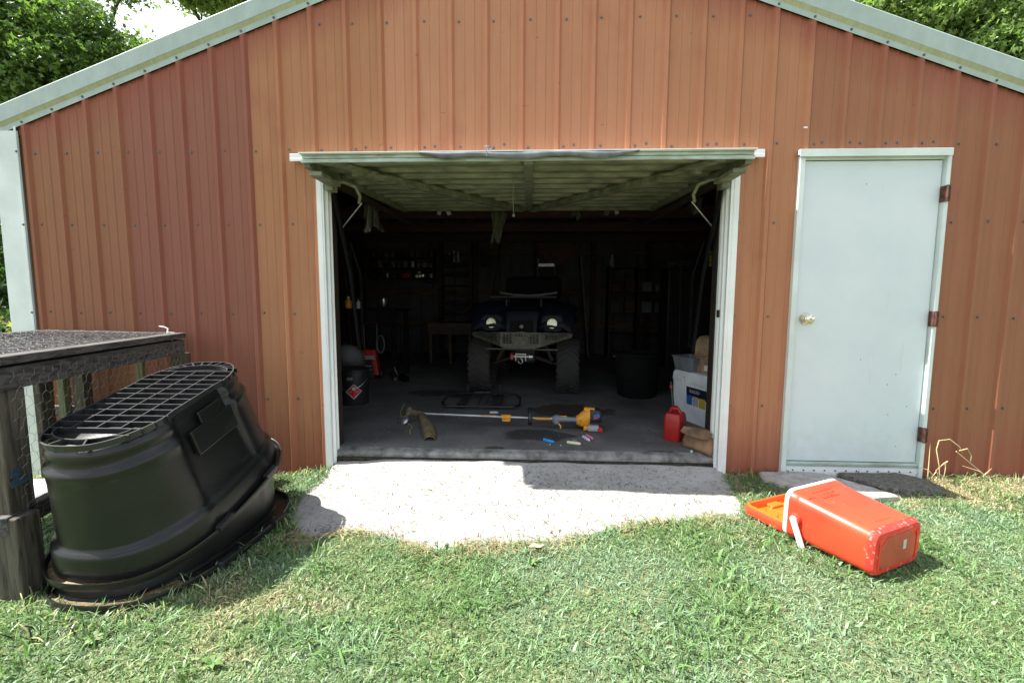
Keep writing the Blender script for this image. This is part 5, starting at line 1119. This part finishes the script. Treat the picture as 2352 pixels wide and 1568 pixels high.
b = MB(); b.add([(-.115, -.03, .152), (.11, -.03, .150), (.115, -.075, .118), (.06, -.085, .105), (-.06, -.083, .108), (-.118, -.072, .120)], [(0, 1, 2, 3, 4, 5)]); o = b.build('flap', 'tan_bag', BG, fix=False); o.modifiers.new('s', 'SOLIDIFY').thickness = .006
b = MB(); b.lathe([(0, -.02), (.02, -.018), (.026, 0), (.02, .018), (0, .02)], 12, 'Z'); o = b.build('spout_ball', 'black_plastic', smooth=True); o.location = (1.335, .36, .045); tag(o, 'small black rounded knob on the floor between the white cooler and the jamb', 'knob')
# black drum right of the quad bike
DR = thing('plastic_drum', 'round black plastic drum standing right of the quad bike', 'drum', (1.24, 2.02, .018))
b = MB(); b.lathe([(0, 0), (.20, 0), (.22, .02), (.235, .22), (.245, .235), (.24, .25), (.25, .46), (.265, .475), (.262, .50), (.245, .50), (.24, .47), (0, .47)], 40); b.build('body', 'matte_black', DR, smooth=True)
for sx in (-1, 1):
    b = MB(); b.tube([(sx*.255, -.04, .45), (sx*.285, -.03, .46), (sx*.285, .03, .46), (sx*.255, .04, .45)], .010, 8); b.build('handle', 'black_plastic', DR, smooth=True)

# ---------------------------------------------------------------- left side of the garage mouth
BK = thing('metal_pail', 'black lidded metal pail with a red flammable diamond label by the left jamb', 'pail', (-1.86, 1.46, .018))
b = MB(); b.lathe([(0, 0), (.14, 0), (.145, .01), (.15, .34), (.156, .345), (.158, .365), (.150, .375), (.10, .372), (0, .37)], 36); b.build('drum', 'black_plastic', BK, smooth=True)
b = MB(); b.tube([(.158*math.cos(a), .158*math.sin(a)-.004, .30-.15*max(0, math.sin((a+1.6+1.57)/1.0))*.9) for a in np.linspace(-3.0, -.2, 16)], .003, 6); b.build('wire_handle', 'steel', BK, smooth=True)
b = MB(); b.bx(-.01, .045, -.165, -.152, .27, .30); b.build('spout_cap', 'alu', BK, bevel=.003)
def dia(name, h, m, z, dy, par, c=(.055, -.1525)):
    b = MB(); vs = []; ang0 = math.atan2(c[1], c[0])
    for (u, w) in ((0, h), (h, 0), (0, -h), (-h, 0)): a = ang0+u/.152; vs.append(((.152+dy)*math.cos(a), (.152+dy)*math.sin(a), z+w))
    a = ang0; vs.append(((.152+dy)*math.cos(a), (.152+dy)*math.sin(a), z)); b.add(vs, [(0, 4, 1), (1, 4, 2), (2, 4, 3), (3, 4, 0)]); return b.build(name, m, par, fix=False)
lab = dia('hazard_label', .080, 'label_white', .150, .005, BK); dia('hazard_red', .070, 'red_bright', .152, .007, lab)
b = MB(); ang0 = math.atan2(-.1525, .055)
def onp(u, z, dy=.0095): a = ang0+u/.152; return ((.152+dy)*math.cos(a), (.152+dy)*math.sin(a), z)
fl = [(-.014, .165), (-.018, .182), (-.010, .190), (-.008, .206), (.002, .192), (.010, .200), (.016, .182), (.012, .165)]
b.add([onp(*p) for p in fl]+[onp(0, .178)], [(i, (i+1) % 8, 8) for i in range(8)]); b.build('flame_symbol', 'label_white', lab, fix=False)
b = MB(); b.add([onp(-.045, .147), onp(.045, .147), onp(.045, .153), onp(-.045, .153)], [(0, 1, 2, 3)]); b.build('flammable_text_bar', 'label_grey', lab, fix=False)
PW = thing('pressure_washer', 'red and black upright electric pressure washer standing behind the pail', 'pressure washer', (-2.20, 2.85, .018), R(8))
b = MB(); b.add([(-.13, -.08, .06), (.13, -.08, .06), (.085, -.07, .42), (-.085, -.07, .42), (-.13, .10, .06), (.13, .10, .06), (.085, .08, .42), (-.085, .08, .42)], [(0, 1, 2, 3), (5, 4, 7, 6), (4, 0, 3, 7), (1, 5, 6, 2), (3, 2, 6, 7), (4, 5, 1, 0)]); b.build('shell', 'red_plastic', PW, bevel=.02, seg=3)
b = MB(); b.add([(-.075, -.083, .03), (.075, -.083, .03), (.045, -.074, .28), (-.045, -.074, .28)], [(0, 1, 2, 3)]); o = b.build('front_panel', 'black_plastic', PW, fix=False); o.modifiers.new('s', 'SOLIDIFY').thickness = -.012
b = MB(); b.add([(-.085, -.088, .29), (.085, -.088, .29), (.065, -.084, .335), (-.065, -.084, .335)], [(0, 1, 2, 3)]); o = b.build('silver_badge', 'label_grey', PW, fix=False)
b = MB(); b.bx(-.085, .085, -.0905, -.0885, .308, .314); b.build('badge_stripe', 'label_black', PW)
b = MB()
for z in (.19, .14): b.bx(-.04, .04, -.100, -.092, z, z+.012)
b.build('nozzle_rack', 'label_grey', PW)
b = MB(); b.lathe([(0, -.10), (.03, -.10), (.035, -.075)], 20, 'Y', (0, 0, .375)); b.build('knob', 'red_bright', PW)
b = MB(); b.tube([(-.08, .05, .40), (-.085, .06, .74), (-.05, .06, .78), (.07, .06, .78), (.09, .06, .74), (.08, .05, .40)], .014, 8); b.build('handle', 'black_plastic', PW, smooth=True)
for sx in (-1, 1):
    b = MB(); b.lathe([(0, sx*.02), (.05, sx*.02), (.07, sx*.01), (.07, -sx*.02), (0, -sx*.02)], 20, 'X', (sx*.155, .05, .07)); b.build('wheel', 'black_plastic', PW, smooth=True)
b = MB(); pts = [(.14+.05*math.cos(a), .02+.01*a/6, .48+.12*math.sin(a)) for a in np.linspace(0, 18, 70)]; b.tube(pts, .007, 6); b.build('hose', 'grey_plastic', PW, smooth=True)
SP = thing('spray_gun', 'grey and purple nozzle and lance lying beside the pressure washer', 'spray gun', (-1.80, 2.75, .018), R(-35))
b = MB(); b.tube([(-.1, 0, .30), (-.03, 0, .14), (.05, 0, .05), (.12, .02, .03)], .009, 8); b.build('lance', 'alu', SP, smooth=True); b = MB(); b.box((.12, .02, .05), (.15, .09, .07), (0, R(20), 0)); b.build('nozzle_body', 'navy', SP, bevel=.02); b = MB(); b.box((.0, -.03, .03), (.05, .04, .04)); b.build('trigger', 'plank_pale', SP, bevel=.006)
b = MB(); b.lathe([(0, -.03), (.16, -.02), (.20, 0), (.20, .03), (.13, .05), (0, .05)], 36, 'Y'); o = b.build('round_tank', 'black_plastic', smooth=True); o.location = (-2.10, 1.86, .40); o.rotation_euler = (0, 0, R(25)); tag(o, 'round dark metal drum end standing behind the black pail', 'tank')
b = MB(); b.bx(-.15, .15, -.1, .1, 0, .18); o = b.build('support_block', 'black_plastic', bevel=.01); o.location = (-2.12, 1.95, .018); tag(o, 'black block under the round metal drum', 'block')
# yellow bottle and white bottle on a shelf by the left wall, the dark cabinet under them
SH = thing('work_table', 'dark work table against the left side with bottles on it', 'table', (-2.55, 3.1, .018))
b = MB(); b.bx(-.45, .75, -.35, .35, .93, .97); b.build('table_top', 'matte_black', SH)
for x in (-.40, .70):
    for y in (-.30, .30): b = MB(); b.bx(x-.03, x+.03, y-.03, y+.03, 0, .93); b.build('leg', 'matte_black', SH)
def bottle(name, label, loc, r, h, m, group=None, cat='bottle'):
    t = thing(name, label, cat, loc, 0, group); b = MB(); b.lathe([(0, 0), (r, 0), (r, h*.62), (r*.4, h*.78), (r*.35, h*.86)], 18); b.build('body', m, t, smooth=True); b = MB(); b.lathe([(r*.42, h*.85), (r*.42, h), (0, h)], 14); b.build('cap', 'label_white' if m != 'label_white' else 'grey_plastic', t, smooth=True)
bottle('bottle', 'yellow bottle on the dark table at the left, inside the doorway', (-2.50, 2.90, .99), .045, .16, 'yellow')
bottle('bottle', 'small white and red bottle next to the yellow bottle', (-2.36, 2.90, .99), .03, .13, 'label_white')
JR = thing('glass_lantern', 'shiny round lantern head on a dark stand left of the doorway centre', 'lantern', (-2.22, 3.52, .99)); b = MB(); b.lathe([(0, 0), (.05, 0), (.035, .03), (.045, .06), (.045, .13), (.02, .16), (0, .165)], 20); b.build('globe', 'lens', JR, smooth=True); b = MB(); b.lathe([(.055, -.01), (.055, .02)], 20); b.build('base', 'dark_steel', JR)
# bench with stencilled letters
WB = thing('workbench_stool', 'low wooden work stool with black stencilled letters on its edge, left of the quad bike', 'stool', (-1.38, 4.6, .018))
b = MB(); b.bx(-.38, .38, -.18, .18, .66, .70); b.bx(-.38, .38, -.18, -.155, .50, .66); b.build('top', 'wood_plain', WB, bevel=.006)
for x in (-.34, 0, .34): b = MB(); b.bx(x-.025, x+.025, -.15, .15, 0, .50); b.build('leg', 'wood_plain', WB, bevel=.004)
text('stencil_letters', 'S TITAN   72', .12, .002, 'label_black', WB, (-.02, -.182, .575), (R(90), 0, 0))

# ---------------------------------------------------------------- back wall clutter
SF = thing('wall_shelf', 'dark three-tier shelf full of small tins on the back wall at the left', 'shelf', (-2.55, 5.62, 1.52))
for z in (0, .20, .40): b = MB(); b.bx(-.60, .66, -.12, .14, z, z+.02); b.build('shelf_board', 'beam_wood', SF)
for x in (-.60, .64): b = MB(); b.bx(x, x+.02, -.12, .14, -.02, .58); b.build('side_board', 'beam_wood', SF)
g = random.Random(77); k = 0; ORD = ['leftmost', 'second', 'third', 'fourth', 'fifth', 'sixth', 'seventh', 'eighth', 'ninth', 'tenth', 'eleventh']; CN = {'grey_plastic': 'grey', 'dark_steel': 'dark', 'steel': 'steel', 'rust': 'rusty brown', 'green_sign': 'dark green', 'black_plastic': 'black', 'khaki': 'khaki', 'navy': 'navy'}
for z in (1.54, 1.74, 1.94):
    k = 0
    for x in np.arange(-3.08, -1.95, .125):
        k += 1
        if z == 1.54 and abs(x+2.45) < .07: continue
        m = g.choice(['grey_plastic', 'dark_steel', 'steel', 'rust', 'green_sign', 'black_plastic', 'khaki', 'navy', 'steel'])
        w = g.uniform(.03, .05); h = g.uniform(.07, .13); b = MB(); rd = g.random() < .5
        if rd: b.lathe([(0, 0), (w, 0), (w, h), (w*.8, h+.01), (0, h+.01)], 14)
        else: b.loops([[(p[0], p[2]-.03, z_) for p in rrect(w*2, .06, .01, 0, 2)] for z_ in (0, h)])
        o = b.build('small_container', m, smooth=True); o.location = (x+g.uniform(-.01, .01), 5.58, z); tag(o, '%s %s, %s from the left on the %s tier of the tin shelf' % (CN[m], 'round tin' if rd else 'small box', ORD[k-1], {1.54: 'bottom', 1.74: 'middle', 1.94: 'top'}[z]) if k > 1 else '%s %s at the left end of the %s tier of the tin shelf' % (CN[m], 'round tin' if rd else 'small box', {1.54: 'bottom', 1.74: 'middle', 1.94: 'top'}[z]), 'container', 'tins and boxes crowding the back-wall shelf')
b = MB(); b.loops([[(p[0], p[2]-.05, z_) for p in rrect(.15, .10, .02, 0, 3)] for z_ in (0, .075, .085)]); o = b.build('red_box', 'red_plastic', bevel=.004); o.location = (-2.44, 5.56, 1.54); tag(o, 'red plastic box on the lowest back-wall shelf board', 'box')
b = MB()
for q in range(3): b.lathe([(0, .02), (.03, .015), (.035, -.01), (0, -.02)], 10, 'Y', (q*.055, 0, .03+.008*q))
o = b.build('chrome_fittings', 'lens', smooth=True); o.location = (-2.21, 5.46, 1.54); tag(o, 'glinting chrome fittings on the back-wall shelf right of the red box', 'fittings')
b = MB(); b.lathe([(0, 0), (.07, .0), (.11, .02), (.12, .05), (.11, .055), (0, .05)], 24); o = b.build('white_bowl', 'inner_white', smooth=True); o.location = (-1.98, 5.6, 1.44); tag(o, 'pale upturned bowl hanging just below the right end of the tin shelf', 'bowl')
# ladder-like drawer rack
DRK = thing('drawer_rack', 'tall dark rack of narrow drawers on the back wall right of the tin shelf', 'rack', (-1.46, 5.62, .72))
for x in (-.30, .30): b = MB(); b.bx(x-.015, x+.015, -.12, .12, 0, 1.5); b.build('upright', 'beam_wood', DRK)
for k in range(6): b = MB(); b.bx(-.285, .285, -.12, .12, .10+k*.19, .12+k*.19); b.build('shelf_board', 'beam_wood', DRK)
for k in range(5):
    if k != 3: b = MB(); b.bx(-.25, .25 if k != 2 else -.02, -.115, .1, .14+k*.19, .20+k*.19); b.build('drawer', 'inner_white', DRK, bevel=.004)
for i, (dx, h, m, lb) in enumerate(((-.13, .18, 'dark_steel', 'leftmost dark spray can on top of the drawer rack'), (-.04, .22, 'steel', 'tall silver spray can on top of the drawer rack'), (.04, .20, 'label_grey', 'grey spray can at the right of the silver one on the drawer rack'))):
    bottle('spray_can', lb, (-1.46+dx, 5.60, 1.84), .032, h, m, 'spray cans on the drawer rack', 'spray can')
    pass
b = MB(); b.bx(-.285, .285, -.12, .12, 1.10, 1.118); b.build('top_board', 'beam_wood', DRK)
FN = thing('wall_fan', 'round dark wire fan hanging on the back wall', 'fan', (-.93, 5.72, 1.93))
b = MB()
for r_ in (.05, .10, .15, .20): b.tube([(r_*math.cos(a), -.03*(1-r_/.2), r_*math.sin(a)) for a in np.linspace(0, 6.2832, 28, endpoint=False)], .004, 5, closed=True)
for k in range(16): a = k*math.pi/8; b.tube([(.04*math.cos(a), -.03, .04*math.sin(a)), (.20*math.cos(a), 0, .20*math.sin(a))], .0025, 4)
b.build('cage', 'dark_steel', FN); b = MB(); b.lathe([(0, -.04), (.05, -.035), (.05, .03)], 16, 'Y'); b.build('hub', 'dark_steel', FN, smooth=True)
for k in range(4):
    a = k*math.pi/2; b = MB(); b.add([(.04*math.cos(a), .0, .04*math.sin(a)), (.16*math.cos(a-.3), .02, .16*math.sin(a-.3)), (.17*math.cos(a+.35), -.01, .17*math.sin(a+.35)), (.05*math.cos(a+.5), -.01, .05*math.sin(a+.5))], [(0, 1, 2, 3)]); b.build('blade', 'dark_steel', FN, fix=False)
LD = thing('aluminium_ladder', 'aluminium step ladder top rising behind the quad bike', 'ladder', (.30, 5.5, .018))
for sx in (-1, 1): b = MB(); b.bar((sx*.20, -.10, 0), (sx*.155, 0, 1.90), .022, .05); b.build('rail', 'alu', LD)
for k in range(6): z = .28+k*.29; b = MB(); b.bx(-.16, .16, -.10+.05*k/3-.02, -.06+.05*k/3, z, z+.012); b.bx(-.15, .15, -.10+.05*k/3-.02, -.10+.05*k/3-.008, z, z+.065); b.build('rung', 'alu', LD, bevel=.002)
SG = thing('warning_sign', 'dark red diamond sign with slanting letters on the back wall above the ladder', 'sign', (.52, 5.74, 2.12), 0, None, (0, R(-32), 0))
b = MB(); b.bx(-.30, .30, -.004, .004, -.30, .30); pl = b.build('plate', 'maroon', SG, bevel=.002)
text('sign_letters', 'PLAY IT', .13, .001, 'inner_white', pl, (-.08, -.006, .13), (R(90), 0, 0)); text('sign_letters', 'SAFE', .13, .001, 'inner_white', pl, (-.08, -.006, .0), (R(90), 0, 0))
b = MB(); b.bar((0, 0, 0), (-.17, .08, 1.93), .035, .20, up=(0, 1, 0)); o = b.build('leaning_board', 'plank_pale'); o.location = (1.12, 5.45, .018); tag(o, 'pale plank leaning against the back wall right of the ladder', 'plank')
b = MB(); b.bar((0, 0, 0), (.16, .1, 1.25), .02, .09, up=(0, 1, 0)); o = b.build('leaning_board', 'beam_wood'); o.location = (-.78, 5.55, .9); tag(o, 'dark diagonal board against the back wall beside the round fan', 'plank')
CB = thing('storage_shelf', 'dark open storage shelf with boxes along the back wall at the right', 'shelf', (2.05, 5.55, .018))
for x in (-.55, .0, .55): b = MB(); b.bx(x-.015, x+.015, -.18, .18, 0, 1.75); b.build('upright', 'dark_steel', CB)
for z in (.45, .85, 1.25, 1.70): b = MB(); b.bx(-.55, .55, -.18, .18, z, z+.02); b.build('shelf_board', 'dark_steel', CB)
g = random.Random(5)
for z in (.87, 1.27):
    for i, x in enumerate((-.42, -.16, .16, .40)):
        b = MB(); b.bx(-.09, .09, -.08, .08, 0, g.uniform(.12, .22)); b.bx(-.03, .03, -.083, -.081, .03, .08); o = b.build('storage_box', g.choice(['wood_plain', 'grey_plastic', 'black_plastic', 'rust']), bevel=.004); o.location = (2.05+x, 5.50, z+.018+.001); tag(o, '%s box on the %s board of the back-right storage shelf' % (('leftmost', 'second', 'third', 'rightmost')[i], 'lower' if z < 1 else 'upper'), 'box', 'boxes on the back-right storage shelf')
bottle('white_jug', 'pale jug on the dark wall near the top of the storage shelf', (1.55, 5.5, 1.74), .05, .24, 'label_grey', None, 'jug')
CAB = thing('tall_cabinet', 'tall black cabinet against the right side of the garage', 'cabinet', (2.62, 4.35, .018))
b = MB(); b.bx(-.42, .42, -.25, .25, 0, 1.58); b.build('case', 'black_plastic', CAB, bevel=.01)
for sx in (-1, 1): b = MB(); b.bx(min(sx*.01, sx*.40), max(sx*.01, sx*.40), -.262, -.252, .05, 1.54); dd = b.build('door', 'black_plastic', CAB, bevel=.003); b = MB(); b.bx(sx*.04-.008, sx*.04+.008, -.280, -.264, .75, .95); b.build('handle', 'dark_steel', dd)
ST = thing('street_sign', 'green street name sign leaning on top of the black cabinet', 'street sign', (2.34, 4.02, 1.615), 0)
b = MB(); b.bx(-.32, .22, -.003, .003, 0, .15); pl = b.build('plate', 'green_sign', ST); text('sign_letters', 'RWOOD', .105, .001, 'khaki', pl, (-.02, -.005, .075), (R(90), R(-4), 0), .8)
b = MB(); b.bx(-.018, .018, -.012, .012, 0, .24); lv = b.build('frame', 'line'); lv.location = (2.80, 4.0, 1.65); lv.name = 'spirit_level'; tag(lv, 'short yellow-green stick hanging upright at the right, near the jamb', 'level'); b = MB(); b.bx(-.019, .019, -.0135, .0135, .05, .065); b.bx(-.019, .019, -.0135, .0135, .18, .195); b.build('end_band', 'khaki', lv)
b = MB(); b.tube([(0, 0, 0), (-.02, .05, 1.62)], .008, 8); b.lathe([(0, 1.60), (.02, 1.61), (.02, 1.64), (0, 1.65)], 10, 'Z', (-.02, .05, 0)); o = b.build('metal_rod', 'dark_steel', smooth=True); o.location = (2.05, 3.0, .018); tag(o, 'thin upright metal rod standing in front of the black cabinet', 'rod')
# long-handled tools at the left wall
for i, (x, y, h, lb) in enumerate(((-2.75, 3.7, 1.45, 'long-handled tool leaning by the left wall, nearest the doorway'), (-2.95, 4.1, 1.6, 'long-handled tool leaning by the left wall, second back'), (-3.1, 4.6, 1.5, 'long-handled tool leaning by the left wall, farthest back'))):
    t = thing('garden_tool', lb, 'tool', (x, y, .98 if i == 0 else .018), 0, 'long-handled tools at the left wall'); b = MB(); b.tube([(0, 0, 0), (-.12, .06, h if i else .8)], .012, 8); b.build('handle', 'wood_plain', t, smooth=True); b = MB(); b.box((-.12, .06, (h if i else .8)+.04), (.16, .02, .10)); b.build('blade', 'dark_steel', t, bevel=.004)
# dark motor boxes hanging on the rear: flood lamps on the beam
for x, lb, two in ((-1.12, 'two-headed floodlight under the roof beam at the left', 1), (1.02, 'two-headed floodlight under the roof beam at the right', 0)):
    t = thing('flood_lamp', lb, 'floodlight', (x, 2.70, 2.33), 0, 'floodlights on the roof beam'); b = MB(); b.lathe([(0, .0), (.06, 0), (.05, -.03), (.02, -.05)], 18); b.build('ceiling_base', 'label_grey', t, smooth=True)
    for sx in (-1, 1):
        b = MB(); b.box((sx*.055, -.02, -.09), (.075, .03, .11), (R(20), R(-sx*25), 0)); hd = b.build('lamp_head', 'black_plastic', t, bevel=.006)
        if two or sx > 0: b = MB(); b.box((sx*.053, -.040, -.092), (.045, .006, .085), (R(20), R(-sx*25), 0)); b.build('lamp_panel', 'label_white', hd)
# plastic film hanging from the beams
def film(label, loc, w, h, seed, sk=0):
    g = random.Random(seed); b = MB(); n, m_ = 12, 10; vs = []
    for j in range(m_+1):
        t = j/m_
        for i in range(n+1):
            u = i/n-.5; ww = w*((1.0-.45*t) if seed == 2 else (.45+.65*t))*(1+.10*math.sin(t*5+seed)); vs.append((u*ww+sk*t+g.uniform(-.004, .004), .03*math.sin(u*16+seed+t*3)+g.uniform(-.004, .004), -h*t+.03*math.sin(u*9+seed)*t))
    b.add(vs, [(j*(n+1)+i, j*(n+1)+i+1, (j+1)*(n+1)+i+1, (j+1)*(n+1)+i) for j in range(m_) for i in range(n)]); o = b.build('plastic_film', 'film', fix=False, smooth=2); o.location = loc; tag(o, label, 'plastic film', 'plastic sheeting hanging from the roof beams')
film('clear plastic bag hanging under the left end of the raised door', (-1.56, 1.25, 2.03), .22, .24, 1, .02)
film('twisted strip of plastic film hanging near the centre of the beam', (-.36, 2.2, 2.14), .20, .34, 2, -.06)
film('pale plastic sheet hanging under the right end of the raised door', (1.66, 1.5, 2.14), .20, .14, 3, -.06)
film('small scrap of film on the beam right of centre', (.55, 2.6, 2.24), .16, .10, 4, .02)
b = MB(); b.bx(-.15, .15, -.1, .1, -.04, .04); o = b.build('blue_tarp', 'navy', bevel=.02); o.location = (-1.55, .75, 2.12); tag(o, 'folded blue tarp tucked above the left end of the raised door', 'tarp')
print('objects', len(bpy.data.objects))
